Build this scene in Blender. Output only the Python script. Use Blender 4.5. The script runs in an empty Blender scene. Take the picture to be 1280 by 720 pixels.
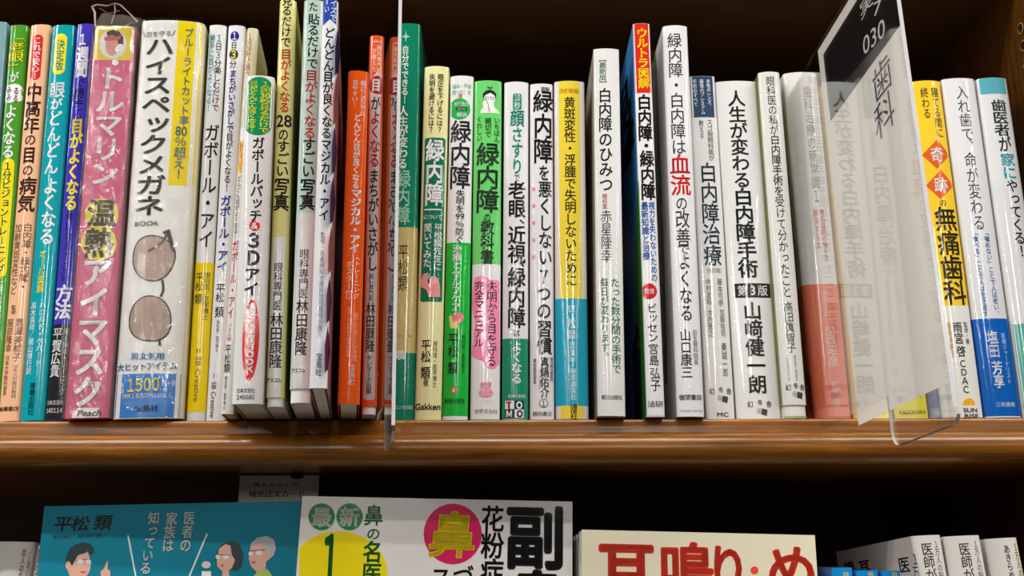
import bpy, bmesh, math, random
from mathutils import Matrix, Vector
random.seed(7)
SC = bpy.context.scene
COL = SC.collection

# ---------------------------------------------------------------- camera
# metres; the camera stands at X=0, Y=0, the shelf front runs along X about half a metre away in +Y
CAM_Z = 1.2
FOC = 1258.0                      # focal length in pixels of a 1280 px wide frame
PITCH = math.radians(14.7)
ROLL = math.radians(0.2)
_f = Vector((0, math.cos(PITCH), math.sin(PITCH)))
_r0 = Vector((1, 0, 0))
_u0 = Vector((0, -math.sin(PITCH), math.cos(PITCH)))
_r = _r0 * math.cos(ROLL) - _u0 * math.sin(ROLL)
_u = _r0 * math.sin(ROLL) + _u0 * math.cos(ROLL)
EYE = Vector((0, 0, CAM_Z))
cam = bpy.data.cameras.new('camera')
cam.sensor_width = 36
cam.lens = 36 * FOC / 1280
cam.clip_start = 0.01
camo = bpy.data.objects.new('camera', cam)
COL.objects.link(camo)
camo.matrix_world = Matrix(((_r.x, _u.x, -_f.x, 0), (_r.y, _u.y, -_f.y, 0), (_r.z, _u.z, -_f.z, CAM_Z), (0, 0, 0, 1)))
SC.camera = camo

# ---------------------------------------------------------------- light
SC.view_settings.view_transform = 'Standard'
SC.view_settings.look = 'None'
SC.view_settings.gamma = 1
SC.view_settings.exposure = 0.2
w = bpy.data.worlds.new('shop_interior')
SC.world = w
w.use_nodes = True
w.node_tree.nodes['Background'].inputs[0].default_value = (1.0, 0.95, 0.88, 1)
w.node_tree.nodes['Background'].inputs[1].default_value = 0.09


def strip(name, x, y, z, sx, sy, power, col=(1, 0.965, 0.91)):
    l = bpy.data.lights.new(name, 'AREA')
    l.shape = 'RECTANGLE'
    l.size, l.size_y = sx, sy
    l.energy = power
    l.color = col
    o = bpy.data.objects.new(name, l)
    o.location = (x, y, z)
    COL.objects.link(o)


# ceiling tubes: two short-drop runs along the bookcase, then rows that lead away into the shop
strip('ceiling_tube_near', -0.7, -0.06, 2.55, 6.0, 0.03, 42)
strip('ceiling_tube_far', -0.7, -0.38, 2.70, 6.0, 0.04, 50)
strip('ceiling_row_middle', 0.85, -6.6, 2.80, 0.05, 4.6, 85)
strip('ceiling_row_second', -0.95, -6.6, 2.80, 0.05, 4.6, 75)
strip('ceiling_row_left', -2.3, -4.6, 2.80, 0.025, 8.0, 85)
strip('ceiling_row_right', 2.4, -4.6, 2.80, 0.025, 8.0, 45)


# ---------------------------------------------------------------- helpers
def lin(c):
    c = c / 255.0
    return c / 12.92 if c <= 0.04045 else ((c + 0.055) / 1.055) ** 2.4


def rgb(c):
    return tuple(lin(v) for v in c) + (1.0,)


def ray(px, py):
    return (_f + _r * ((px - 640) / FOC) + _u * ((360 - py) / FOC)).normalized()


def at(px, py, Y):
    d = ray(px, py)
    return EYE + d * (Y / d.y)


MATS = {}


def nn(nt, t, **kw):
    n = nt.nodes.new(t)
    for k, v in kw.items():
        setattr(n, k, v)
    return n


def mat(c, rough=0.085, bump=0.07, kind='print', spec=.5):
    """coated or plain printed paper: fine mottling of the colour and a slight waviness"""
    key = (c, rough, bump, spec)
    if key in MATS:
        return MATS[key]
    m = bpy.data.materials.new('%s_%d_%d_%d' % ((kind,) + tuple(c)))
    m.use_nodes = True
    nt = m.node_tree
    b = nt.nodes['Principled BSDF']
    tc = nn(nt, 'ShaderNodeTexCoord')
    n1 = nn(nt, 'ShaderNodeTexNoise')
    n1.inputs['Scale'].default_value = 900
    hs = nn(nt, 'ShaderNodeHueSaturation')
    mr = nn(nt, 'ShaderNodeMapRange')
    mr.inputs['To Min'].default_value = 0.96
    mr.inputs['To Max'].default_value = 1.04
    nt.links.new(tc.outputs['Object'], n1.inputs['Vector'])
    nt.links.new(n1.outputs['Fac'], mr.inputs['Value'])
    nt.links.new(mr.outputs['Result'], hs.inputs['Value'])
    hs.inputs['Color'].default_value = rgb(c)
    nt.links.new(hs.outputs['Color'], b.inputs['Base Color'])
    b.inputs['Roughness'].default_value = rough
    b.inputs['IOR'].default_value = 1.5
    b.inputs['Specular IOR Level'].default_value = spec
    if bump:
        n2 = nn(nt, 'ShaderNodeTexNoise')
        n2.inputs['Scale'].default_value = 260
        n2.inputs['Detail'].default_value = 3
        bp = nn(nt, 'ShaderNodeBump')
        bp.inputs['Strength'].default_value = bump
        bp.inputs['Distance'].default_value = 0.0006
        nt.links.new(tc.outputs['Object'], n2.inputs['Vector'])
        nt.links.new(n2.outputs['Fac'], bp.inputs['Height'])
        nt.links.new(bp.outputs['Normal'], b.inputs['Normal'])
    MATS[key] = m
    return m


def wood(name, dark, light, rough=0.3):
    m = bpy.data.materials.new(name)
    m.use_nodes = True
    nt = m.node_tree
    b = nt.nodes['Principled BSDF']
    tc = nn(nt, 'ShaderNodeTexCoord')
    mp = nn(nt, 'ShaderNodeMapping')
    mp.inputs['Scale'].default_value = (14, 240, 240)
    n1 = nn(nt, 'ShaderNodeTexNoise')
    n1.inputs['Scale'].default_value = 1.6
    n1.inputs['Detail'].default_value = 6
    n1.inputs['Roughness'].default_value = 0.62
    cr = nn(nt, 'ShaderNodeValToRGB')
    cr.color_ramp.elements[0].position = 0.32
    cr.color_ramp.elements[0].color = rgb(dark)
    cr.color_ramp.elements[1].position = 0.68
    cr.color_ramp.elements[1].color = rgb(light)
    mp2 = nn(nt, 'ShaderNodeMapping')
    mp2.inputs['Scale'].default_value = (60, 900, 900)
    n2 = nn(nt, 'ShaderNodeTexNoise')
    n2.inputs['Scale'].default_value = 1.0
    n2.inputs['Detail'].default_value = 2
    mix = nn(nt, 'ShaderNodeMix', data_type='RGBA', blend_type='MULTIPLY')
    mix.inputs['Factor'].default_value = 0.35
    bp = nn(nt, 'ShaderNodeBump')
    bp.inputs['Strength'].default_value = 0.12
    bp.inputs['Distance'].default_value = 0.0004
    L = nt.links.new
    L(tc.outputs['Object'], mp.inputs['Vector'])
    L(mp.outputs['Vector'], n1.inputs['Vector'])
    L(n1.outputs['Fac'], cr.inputs['Fac'])
    L(tc.outputs['Object'], mp2.inputs['Vector'])
    L(mp2.outputs['Vector'], n2.inputs['Vector'])
    L(cr.outputs['Color'], mix.inputs['A'])
    L(n2.outputs['Color'], mix.inputs['B'])
    L(mix.outputs['Result'], b.inputs['Base Color'])
    L(n2.outputs['Fac'], bp.inputs['Height'])
    L(bp.outputs['Normal'], b.inputs['Normal'])
    b.inputs['Roughness'].default_value = rough
    return m


def sheet(name, tint, base, ior, rough=0.03, bump=0.0, scale=60, sheen=0.0):
    """thin clear plastic sheet: see-through, with a Fresnel reflection"""
    m = bpy.data.materials.new(name)
    m.use_nodes = True
    nt = m.node_tree
    nt.nodes.remove(nt.nodes['Principled BSDF'])
    out = nt.nodes['Material Output']
    tr = nn(nt, 'ShaderNodeBsdfTransparent')
    tr.inputs[0].default_value = tint + (1,)
    gl = nn(nt, 'ShaderNodeBsdfGlossy')
    gl.inputs['Roughness'].default_value = rough
    fr = nn(nt, 'ShaderNodeFresnel')
    ge = nn(nt, 'ShaderNodeNewGeometry')      # the same reflectance on the way in and on the way out
    io = nn(nt, 'ShaderNodeMapRange')
    io.inputs['To Min'].default_value = ior
    io.inputs['To Max'].default_value = 1 / ior
    nt.links.new(ge.outputs['Backfacing'], io.inputs['Value'])
    nt.links.new(io.outputs['Result'], fr.inputs['IOR'])
    ad = nn(nt, 'ShaderNodeMath', operation='ADD', use_clamp=True)
    ad.inputs[1].default_value = base
    mx = nn(nt, 'ShaderNodeMixShader')
    L = nt.links.new
    L(fr.outputs[0], ad.inputs[0])
    L(ad.outputs[0], mx.inputs[0])
    L(tr.outputs[0], mx.inputs[1])
    L(gl.outputs[0], mx.inputs[2])
    if sheen:                                  # pale diffuse share standing in for the film's grey reflection
        df = nn(nt, 'ShaderNodeBsdfDiffuse')
        df.inputs[0].default_value = (.8, .78, .75, 1)
        m2 = nn(nt, 'ShaderNodeMixShader')
        m2.inputs[0].default_value = sheen
        L(mx.outputs[0], m2.inputs[1])
        L(df.outputs[0], m2.inputs[2])
        mx = m2
    L(mx.outputs[0], out.inputs['Surface'])
    if bump:
        tc = nn(nt, 'ShaderNodeTexCoord')
        mp = nn(nt, 'ShaderNodeMapping')
        mp.inputs['Scale'].default_value = (1, 1, 0.55)
        n2 = nn(nt, 'ShaderNodeTexNoise')
        n2.inputs['Scale'].default_value = scale
        n2.inputs['Detail'].default_value = 4
        n2.inputs['Distortion'].default_value = 1.2
        bp = nn(nt, 'ShaderNodeBump')
        bp.inputs['Strength'].default_value = bump
        bp.inputs['Distance'].default_value = 0.004
        L(tc.outputs['Object'], mp.inputs['Vector'])
        L(mp.outputs['Vector'], n2.inputs['Vector'])
        L(n2.outputs['Fac'], bp.inputs['Height'])
        L(bp.outputs['Normal'], gl.inputs['Normal'])
        L(bp.outputs['Normal'], fr.inputs['Normal'])
    return m


def link(name, me, m, parent=None):
    o = bpy.data.objects.new(name, me)
    if m is not None:
        for k in (m if isinstance(m, (list, tuple)) else [m]):
            me.materials.append(k)
    COL.objects.link(o)
    if parent is not None:
        o.parent = parent
    return o


def tag(o, label, cat, group=None):
    o['label'] = label
    o['category'] = cat
    if group:
        o['group'] = group
    return o


def empty(name, M):
    o = bpy.data.objects.new(name, None)
    o.empty_display_size = 0.02
    COL.objects.link(o)
    o.matrix_world = M
    return o


def pydata(name, vs, fs, mi=None, smooth=None):
    me = bpy.data.meshes.new(name)
    me.from_pydata(vs, [], fs)
    if mi:
        for p, k in zip(me.polygons, mi):
            p.material_index = k
    if smooth:
        for p, k in zip(me.polygons, smooth):
            p.use_smooth = k
        if not all(smooth):
            crisp(me)
    me.update()
    return me


def crisp(me):
    """cut the mesh along the rims of its smooth faces so that they keep their own normals"""
    bm = bmesh.new()
    bm.from_mesh(me)
    bmesh.ops.split_edges(bm, edges=[e for e in bm.edges if len(e.link_faces) > 1 and any(f.smooth for f in e.link_faces) and not all(f.smooth for f in e.link_faces)])
    bm.to_mesh(me)
    bm.free()


def box_me(name, x0, x1, y0, y1, z0, z1, bev=0.0):
    bm = bmesh.new()
    bmesh.ops.create_cube(bm, size=1)
    for v in bm.verts:
        v.co = Vector((x0 + (v.co.x + .5) * (x1 - x0), y0 + (v.co.y + .5) * (y1 - y0), z0 + (v.co.z + .5) * (z1 - z0)))
    if bev:
        bmesh.ops.bevel(bm, geom=bm.edges[:], offset=bev, segments=2, profile=.6, affect='EDGES')
    me = bpy.data.meshes.new(name)
    bm.to_mesh(me)
    bm.free()
    return me


def prism_me(name, pts, z0, z1):
    """closed outline in XY (counter-clockwise) pulled up from z0 to z1"""
    n = len(pts)
    vs = [(x, y, z0) for x, y in pts] + [(x, y, z1) for x, y in pts]
    fs = [tuple(range(n - 1, -1, -1)), tuple(range(n, 2 * n))]
    fs += [(i, (i + 1) % n, n + (i + 1) % n, n + i) for i in range(n)]
    return pydata(name, vs, fs)


# ---------------------------------------------------------------- glyphs (Blender's own font)
_tc = bpy.data.curves.new('glyph', 'FONT')
_to = bpy.data.objects.new('glyph', _tc)
COL.objects.link(_to)
_tc.resolution_u = 3
_tc.size = 1
GLY = {}
TURN = 'ー〜（）「」『』〈〉【】［］…―'
SMALL = 'ぁぃぅぇぉっゃゅょァィゥェォッャュョ'


def raw(s, bold):
    k = (s, bold)
    if k not in GLY:
        _tc.body = s
        me = bpy.data.meshes.new_from_object(_to)
        vs, fs = [(v.co.x, v.co.y) for v in me.vertices], [tuple(p.vertices) for p in me.polygons]
        bpy.data.meshes.remove(me)
        bold *= .6
        if bold:                              # heavier weight: the letter laid over itself, shifted all round
            n, W, G = len(vs), [], []
            ring = [(0, 0)] + [(bold * math.cos(a * math.pi / 4 + .39), bold * math.sin(a * math.pi / 4 + .39)) for a in range(8)]
            if bold < .014:
                ring = [(bold, bold), (-bold, bold), (bold, -bold), (-bold, -bold)]
            for q, (dx, dy) in enumerate(ring):
                W += [(x + dx, y + dy) for x, y in vs]
                G += [tuple(i + q * n for i in f) for f in fs]
            vs, fs = W, G
        GLY[k] = (vs, fs)
    return GLY[k]


def cell(tok, bold, vertical=True):
    """a character, or a short run set side by side, fitted into the unit cell around 0,0"""
    k = ('cell', tok, bold, vertical)
    if k in GLY:
        return GLY[k]
    vs, fs = raw(tok, bold)
    if not vs:
        GLY[k] = ([], [])
        return GLY[k]
    if len(tok) > 1 or ord(tok) < 256:
        x0, x1 = min(v[0] for v in vs), max(v[0] for v in vs)
        y0, y1 = min(v[1] for v in vs), max(v[1] for v in vs)
        s = 0.92 / 0.75
        sx = min(s, 0.98 / max(1e-6, x1 - x0))
        out = [((x - (x0 + x1) / 2) * sx, (y - (0.36 if y0 > -0.1 else (y0 + y1) / 2)) * s) for x, y in vs]
    else:
        s = 1 / 0.95
        out = [((x - .5) * s, (y - .38) * s) for x, y in vs]
        if not vertical and tok in '０１２３４５６７８９':
            out = [(x * 1.4, (y + .02) * 1.25) for x, y in out]
        if vertical:
            if tok in TURN:
                out = [(y, -x) for x, y in out]
            elif tok in '、。':
                out = [(x + .58, y + .58) for x, y in out]
            elif tok in SMALL:
                out = [(x + .1, y + .1) for x, y in out]
            elif tok in '！？':
                xm = (min(v[0] for v in out) + max(v[0] for v in out)) / 2
                out = [(x - xm, y) for x, y in out]
    GLY[k] = (out, fs)
    return GLY[k]


def full(s):
    """figures in the wide form (the narrow 1 is a bare bar)"""
    return ''.join(chr(ord(c) + 0xFEE0) if c in '0123456789' else c for c in s) if '1' in s else s


def tokens(s):
    out, i = [], 0
    while i < len(s):
        if s[i] == '{':
            j = s.index('}', i)
            out.append(s[i + 1:j])
            i = j + 1
        else:
            out.append(s[i])
            i += 1
    return out


WHITE = (236, 236, 237)
BLACK = (26, 25, 26)
DARK = (48, 47, 48)
PAPER = (226, 219, 203)


class Face:
    """a printable face: local x to its right, z up, y into it; prints lie a hair in front of it"""

    def __init__(self, F, root, half=None, prof=None):
        self.F, self.root, self.half, self.prof = F, root, half, prof
        self.gloss = None
        self.inv = F.inverted()
        self.rel = root.matrix_world.inverted() @ F
        self.k = 0
        self.txt = {}

    def loc(self, px, py):
        o = self.inv @ EYE
        d = self.inv.to_3x3() @ ray(px, py)
        t = -o.y / d.y
        p = o + d * t
        return p.x, p.z

    def _emit(self, name, bm, off, m):
        if self.prof:
            hw = self.half
            for q in (-.92, -.75, -.55, -.3, 0, .3, .55, .75, .92):
                bmesh.ops.bisect_plane(bm, geom=bm.verts[:] + bm.edges[:] + bm.faces[:], plane_co=(q * hw, 0, 0), plane_no=(1, 0, 0))
            for v in bm.verts:
                v.co.y = self.prof(v.co.x) - off
        else:
            for v in bm.verts:
                v.co.y = -off
        for v in bm.verts:
            v.co = self.rel @ v.co
        me = bpy.data.meshes.new(name)
        bm.to_mesh(me)
        bm.free()
        return link(name, me, m, self.root)

    def flat(self, pts, col, name='printed_mark', holes=None, rough=.085):
        """polygon given in face metres"""
        bm = bmesh.new()
        hw = self.half
        if hw:
            pts = [(max(-hw * .999, min(hw * .999, x)), z) for x, z in pts]
        f = bm.faces.new([bm.verts.new((x, 0, z)) for x, z in pts])
        f.normal_update()
        if f.normal.y > 0:
            f.normal_flip()
        bmesh.ops.triangulate(bm, faces=bm.faces[:])
        self.k += 1
        return self._emit(name, bm, .00003 + .000012 * self.k, mat(col, self.gloss or rough))

    def poly(self, pts, col, name='printed_mark', rough=.085):
        return self.flat([self.loc(*p) for p in pts], col, name, rough=rough)

    def ell(self, cx, cy, rx, ry, col, name='printed_disc', n=28, rot=0.0):
        c, s = math.cos(math.radians(rot)), math.sin(math.radians(rot))
        pts = []
        for i in range(n):
            a = 2 * math.pi * i / n
            ex, ey = rx * math.cos(a), ry * math.sin(a)
            pts.append((cx + ex * c - ey * s, cy + ex * s + ey * c))
        return self.poly(pts, col, name)

    def line(self, pts, wd, col, name='printed_line'):
        """a stroke of pixel width wd along a pixel polyline"""
        P = [Vector(p) for p in pts]
        left, right = [], []
        for i, p in enumerate(P):
            d = (P[min(i + 1, len(P) - 1)] - P[max(i - 1, 0)]).normalized()
            nrm = Vector((-d.y, d.x)) * wd / 2
            left.append(tuple(p + nrm))
            right.append(tuple(p - nrm))
        bm = bmesh.new()
        a = [bm.verts.new((q[0], 0, q[1])) for q in (self.loc(*p) for p in left)]
        b = [bm.verts.new((q[0], 0, q[1])) for q in (self.loc(*p) for p in right)]
        for i in range(len(a) - 1):
            bm.faces.new((a[i], a[i + 1], b[i + 1], b[i]))
        self.k += 1
        return self._emit(name, bm, .00003 + .000012 * self.k, mat(col, self.gloss or .085))

    def bucket(self, name, col, x, z):
        """the mesh that takes a letter: the one of its kind and colour, or a new one where the last stood well apart"""
        k = 0
        while (name, col, k) in self.txt:
            v = self.txt[(name, col, k)]
            if any(abs(z - q) < .013 for q in v[3]):
                v[3].append(z)
                return v[0], v[1]
            k += 1
        host = {'label_lettering': 'printed_label', 'disc_lettering': 'printed_disc', 'diamond_lettering': 'printed_diamond', 'header_lettering': 'black_header'}.get(name)
        par = None
        for o in reversed(self.root.children):
            if host and o.name.split('.')[0] == host:
                par = o
                break
        self.txt[(name, col, k)] = ([], [], par, [z])
        return self.txt[(name, col, k)][:2]

    # lettering is gathered per part name and colour, then built by done()
    def put(self, tok, x, z, sx, sz, col, bold, name, vertical=True, rot=0.0, shear=0.0):
        vs, fs = cell(tok, bold, vertical)
        V, Fc = self.bucket(name, col, x, z)
        n = len(V)
        c, s = math.cos(rot), math.sin(rot)
        for a, b in vs:
            a, b = a * sx + shear * b * sz, b * sz
            V.append((x + a * c - b * s, 0, z + a * s + b * c))
        Fc.extend(tuple(n + i for i in f) for f in fs)

    def col_px(self, s, p0, p1, wpx, col, bold=0, name='title_lettering'):
        """vertical column from the pixel top centre p0 to the bottom centre p1"""
        a, b = Vector(self.loc(*p0)), Vector(self.loc(*p1))
        x1 = self.loc(p0[0] + wpx / 2, p0[1])[0] - self.loc(p0[0] - wpx / 2, p0[1])[0]
        tk = tokens(s)
        n = len(tk)
        for i, t in enumerate(tk):
            q = a.lerp(b, (i + .5) / n)
            self.put(t, q.x, q.y, x1, (a - b).length / n, col, bold, name, True, 0.0)

    def row_px(self, s, p0, p1, hpx, col, bold=0, name='small_lettering', shear=0.0):
        """horizontal line of text from the pixel left middle p0 to the right middle p1"""
        a, b = Vector(self.loc(*p0)), Vector(self.loc(*p1))
        h = abs(self.loc(p0[0], p0[1] - hpx / 2)[1] - self.loc(p0[0], p0[1] + hpx / 2)[1])
        s = full(s)
        tk = tokens(s)
        if all(ord(c) < 256 for c in s):
            self.latin(s, a, b, h, col, bold, name, shear)
            return
        n = len(tk)
        ang = math.atan2(b.y - a.y, b.x - a.x)
        for i, t in enumerate(tk):
            q = a.lerp(b, (i + .5) / n)
            self.put(t, q.x, q.y, (b - a).length / n, h, col, bold, name, False, ang, shear)

    def latin(self, s, a, b, h, col, bold, name, shear=0.0):
        vs, fs = raw(s, bold)
        x0, x1 = min(v[0] for v in vs), max(v[0] for v in vs)
        V, Fc = self.bucket(name, col, (a.x + b.x) / 2, (a.y + b.y) / 2)
        n = len(V)
        d = b - a
        sx = d.length / (x1 - x0)
        sz = h / .73
        ang = math.atan2(d.y, d.x)
        c, sn = math.cos(ang), math.sin(ang)
        for x, y in vs:
            p, q = (x - x0) * sx + shear * y * sz, (y - .365) * sz
            V.append((a.x + p * c - q * sn, 0, a.y + p * sn + q * c))
        Fc.extend(tuple(n + i for i in f) for f in fs)

    def done(self):
        for q, ((name, col, _n), (V, Fc, par, _z)) in enumerate(self.txt.items()):
            bm = bmesh.new()
            vv = [bm.verts.new(v) for v in V]
            for f in Fc:
                if len(set(f)) > 2:
                    try:
                        g = bm.faces.new([vv[i] for i in f])
                    except ValueError:
                        continue
                    g.normal_update()
                    if g.normal.y > 0:
                        g.normal_flip()
            o = self._emit(name, bm, (.00003 + .000012 * (self.k + 2 + q)), mat(col, self.gloss or .09))
            if par is not None:
                o.parent = par
        self.txt = {}


class Book(Face):
    """a book standing with its spine to the viewer, measured from the four corners of its spine"""

    def __init__(self, name, label, bl, br, tl, tr, yt, Y, color=WHITE, side=None, D=.128, yaw=0.0, sag=.0013, rc=.0012,
                 yb=523, zb=None, tilt=0.0, jacket=None, under=WHITE, side_r=None, group='books standing on the upper shelf', cat='book', solid=False, rough=.08, gap=.0002, ytw=None):
        zb = ZS if zb is None else zb
        self.bl, self.br, self.tl, self.tr, self.yb, self.yt = bl, br, tl, tr, yb, (yt if ytw is None else ytw)
        a, b = at(bl, yb, Y), at(br, yb, Y)
        c, d = at(tl, yt, Y), at(tr, yt, Y)
        cb, ct = (a + b) / 2, (c + d) / 2
        # the bottom corners are read where the lip hides the foot: run the axis on to the shelf
        sl = (ct.x - cb.x) / (ct.z - cb.z)
        xb = cb.x + sl * (zb - cb.z)
        lean = math.atan(sl)
        w = ((b.x - a.x) + (d.x - c.x)) / 2 * math.cos(lean) / math.cos(math.radians(yaw)) - gap
        hw = w / 2
        lift = hw * abs(math.sin(lean)) + .0002
        M = Matrix.Translation((xb, Y, zb + lift)) @ Matrix.Rotation(math.radians(yaw), 4, 'Z') @ Matrix.Rotation(lean, 4, 'Y') @ Matrix.Rotation(math.radians(-tilt), 4, 'X')
        H = (ct.z - zb) / math.cos(lean) - lift
        root = empty(name, M)
        tag(root, label, cat, group)
        r = min(rc, hw * .5)
        s = min(sag, hw * .45)

        def prof(x):
            q = min(1.0, abs(x) / hw)
            y = s * q * q
            e = abs(x) - (hw - r)
            if e > 0:
                y += r * (1 - math.sqrt(max(0, 1 - min(1, e / r) ** 2)))
            return y
        super().__init__(M, root, hw, prof)
        self.w, self.hw, self.H, self.D, self.Y = w, hw, H, D, Y
        qs = [-1, -.985, -.95, -.88, -.78, -.6, -.4, -.2, 0, .2, .4, .6, .78, .88, .95, .985, 1]
        self.arc = [(q * hw, prof(q * hw)) for q in qs]
        side = side or color
        z0 = 0.0
        if jacket is not None:
            z0 = self.vz(jacket)
        mats = [mat(color, rough), mat(side, rough + .08), mat(side_r or side, rough + .08)]
        if solid:
            pts = self.arc + [(hw, D), (-hw, D)]
            me = prism_me('carton', pts, 0, H)
            n = len(pts)
            for p in me.polygons:
                k = p.index - 2
                p.use_smooth = 0 <= k < len(self.arc) - 1
                p.material_index = 0 if p.index < 2 or 0 <= k < len(self.arc) - 1 else 1
            crisp(me)
            link('carton', me, mats, root)
        else:
            self.shell('cover', z0, H, 0, mats)
            if jacket is not None:
                self.shell('inner_cover', 0, H - .001, .0005, [mat(under, .4)] * 3)
            t = .0012
            pts = [(x * (hw - t) / hw, y + .0014) for x, y in self.arc] + [(hw - t, D - .002), (-hw + t, D - .002)]
            link('page_block', prism_me('page_block', pts, .0004, H - .0015), PAGES, root)

    def shell(self, name, z0, z1, inset, mats):
        hw, D, t = self.hw, self.D, .0005
        k = (hw - inset) / hw
        outer = [(-hw * k, D)] + [(x * k, y + inset) for x, y in self.arc] + [(hw * k, D)]
        k2 = (hw - inset - t) / hw
        inner = [(-hw * k2, D)] + [(x * k2, y + inset + t) for x, y in self.arc] + [(hw * k2, D)]
        n = len(outer)
        vs = [(x, y, z) for pts in (outer, inner) for z in (z0, z1) for x, y in pts]
        fs, mi, sm = [], [], []
        for i in range(n - 1):
            sp = 0 < i < n - 2
            fs.append((i, i + 1, n + i + 1, n + i)); mi.append(0 if sp else (1 if i == 0 else 2)); sm.append(sp)
            fs.append((2 * n + i + 1, 2 * n + i, 3 * n + i, 3 * n + i + 1)); mi.append(1); sm.append(False)
            fs.append((i + 1, i, 2 * n + i, 2 * n + i + 1)); mi.append(1); sm.append(False)
            fs.append((n + i, n + i + 1, 3 * n + i + 1, 3 * n + i)); mi.append(1); sm.append(False)
        fs.append((0, n, 3 * n, 2 * n)); mi.append(1); sm.append(False)
        fs.append((n - 1, 3 * n - 1, 4 * n - 1, 2 * n - 1)); mi.append(1); sm.append(False)
        link(name, pydata(name, vs, fs, mi, sm), mats, self.root)

    def edge(self, y):
        t = (y - self.yt) / (self.yb - self.yt)
        return self.tl + (self.bl - self.tl) * t, self.tr + (self.br - self.tr) * t

    def px(self, u, y):
        a, b = self.edge(y)
        return a + (b - a) * u

    def vz(self, y):
        return self.loc(self.px(.5, y), y)[1]

    def T(self, s, u, y0, y1, wpx, col=DARK, bold=0, name='title_lettering'):
        z0, z1 = self.vz(y0), self.vz(y1)
        a, b = self.edge((y0 + y1) / 2)
        w = wpx * self.w / (b - a)
        tk = tokens(s)
        n = len(tk)
        for i, t in enumerate(tk):
            self.put(t, (u - .5) * self.w, z0 + (z1 - z0) * (i + .5) / n, w, (z0 - z1) / n, col, bold, name)

    def Hz(self, s, u, y, wpx, hpx, col=DARK, bold=0, name='small_lettering', shear=0.0):
        a, b = self.edge(y)
        w = wpx * self.w / (b - a)
        h = self.vz(y - hpx / 2) - self.vz(y + hpx / 2)
        x = (u - .5) * self.w
        z = self.vz(y)
        s = full(s)
        if all(ord(c) < 256 for c in s):
            self.latin(s, Vector((x - w / 2, z)), Vector((x + w / 2, z)), h, col, bold, name, shear)
            return
        tk = tokens(s)
        for i, t in enumerate(tk):
            self.put(t, x - w / 2 + w * (i + .5) / len(tk), z, w / len(tk), h, col, bold, name, False)

    def R(self, s, u, y0, y1, hpx, col=DARK, bold=0, name='publisher_lettering'):
        """latin line turned to run down the spine"""
        a, b = self.edge((y0 + y1) / 2)
        h = hpx * self.w / (b - a)
        x = (u - .5) * self.w
        self.latin(s, Vector((x, self.vz(y0))), Vector((x, self.vz(y1))), h, col, bold, name)

    def band(self, y0, y1, col, u0=0.0, u1=1.0, wrap=False, name='printed_band', rnd=0.0, rough=.085):
        z0 = self.vz(y1) if y1 is not None else 0.0003
        z1 = self.vz(y0) if y0 is not None else self.H - .0001
        self.k += 1
        off = .00003 + .000012 * self.k
        if wrap:
            pts = [(-self.hw - off, self.D * .98)] + [(x * (1 + off / self.hw), y - off) for x, y in self.arc] + [(self.hw + off, self.D * .98)]
            n = len(pts)
            vs = [(x, y, z) for z in (z0, z1) for x, y in pts]
            fs = [(i, i + 1, n + i + 1, n + i) for i in range(n - 1)]
            me = pydata(name, vs, fs, None, [0 < i < n - 2 for i in range(n - 1)])
            return link(name, me, mat(col, rough), self.root)
        x0, x1 = (u0 - .5) * self.w * .999, (u1 - .5) * self.w * .999
        if rnd:
            rr = min(rnd, (x1 - x0) / 2, (z1 - z0) / 2) if rnd < 1 else min((x1 - x0) / 2, (z1 - z0) / 2)
            pts = []
            for cx, cz, a0 in ((x1 - rr, z1 - rr, 0), (x0 + rr, z1 - rr, 90), (x0 + rr, z0 + rr, 180), (x1 - rr, z0 + rr, 270)):
                for j in range(7):
                    t = math.radians(a0 + 15 * j)
                    pts.append((cx + rr * math.cos(t), cz + rr * math.sin(t)))
        else:
            pts = [(x0, z0), (x1, z0), (x1, z1), (x0, z1)]
        bm = bmesh.new()
        f = bm.faces.new([bm.verts.new((x, 0, z)) for x, z in pts])
        f.normal_update()
        if f.normal.y > 0:
            f.normal_flip()
        if rnd:
            bmesh.ops.triangulate(bm, faces=bm.faces[:])
        o = self._emit(name, bm, off, mat(col, rough))
        for p in o.data.polygons:
            p.use_smooth = True
        return o

    def left_face(self):
        R = Matrix(((0, 1, 0, -self.hw), (-1, 0, 0, 0), (0, 0, 1, 0), (0, 0, 0, 1)))
        return Face(self.F @ R, self.root)

    def right_face(self):
        R = Matrix(((0, -1, 0, self.hw), (1, 0, 0, 0), (0, 0, 1, 0), (0, 0, 0, 1)))
        return Face(self.F @ R, self.root)


ZS = CAM_Z + 0.0646         # top of the shelf the row stands on
ZL = CAM_Z - 0.186          # top of the shelf below
PAGES = None


def page_mat():
    m = bpy.data.materials.new('page_edges')
    m.use_nodes = True
    nt = m.node_tree
    b = nt.nodes['Principled BSDF']
    tc = nn(nt, 'ShaderNodeTexCoord')
    mp = nn(nt, 'ShaderNodeMapping')
    mp.inputs['Scale'].default_value = (3000, 3, 3)
    n = nn(nt, 'ShaderNodeTexNoise')
    n.inputs['Scale'].default_value = 1
    cr = nn(nt, 'ShaderNodeValToRGB')
    cr.color_ramp.elements[0].position = .3
    cr.color_ramp.elements[0].color = rgb((196, 186, 166))
    cr.color_ramp.elements[1].position = .7
    cr.color_ramp.elements[1].color = rgb((236, 230, 214))
    L = nt.links.new
    L(tc.outputs['Object'], mp.inputs['Vector'])
    L(mp.outputs['Vector'], n.inputs['Vector'])
    L(n.outputs['Fac'], cr.inputs['Fac'])
    L(cr.outputs['Color'], b.inputs['Base Color'])
    b.inputs['Roughness'].default_value = .8
    return m


PAGES = page_mat()

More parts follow.
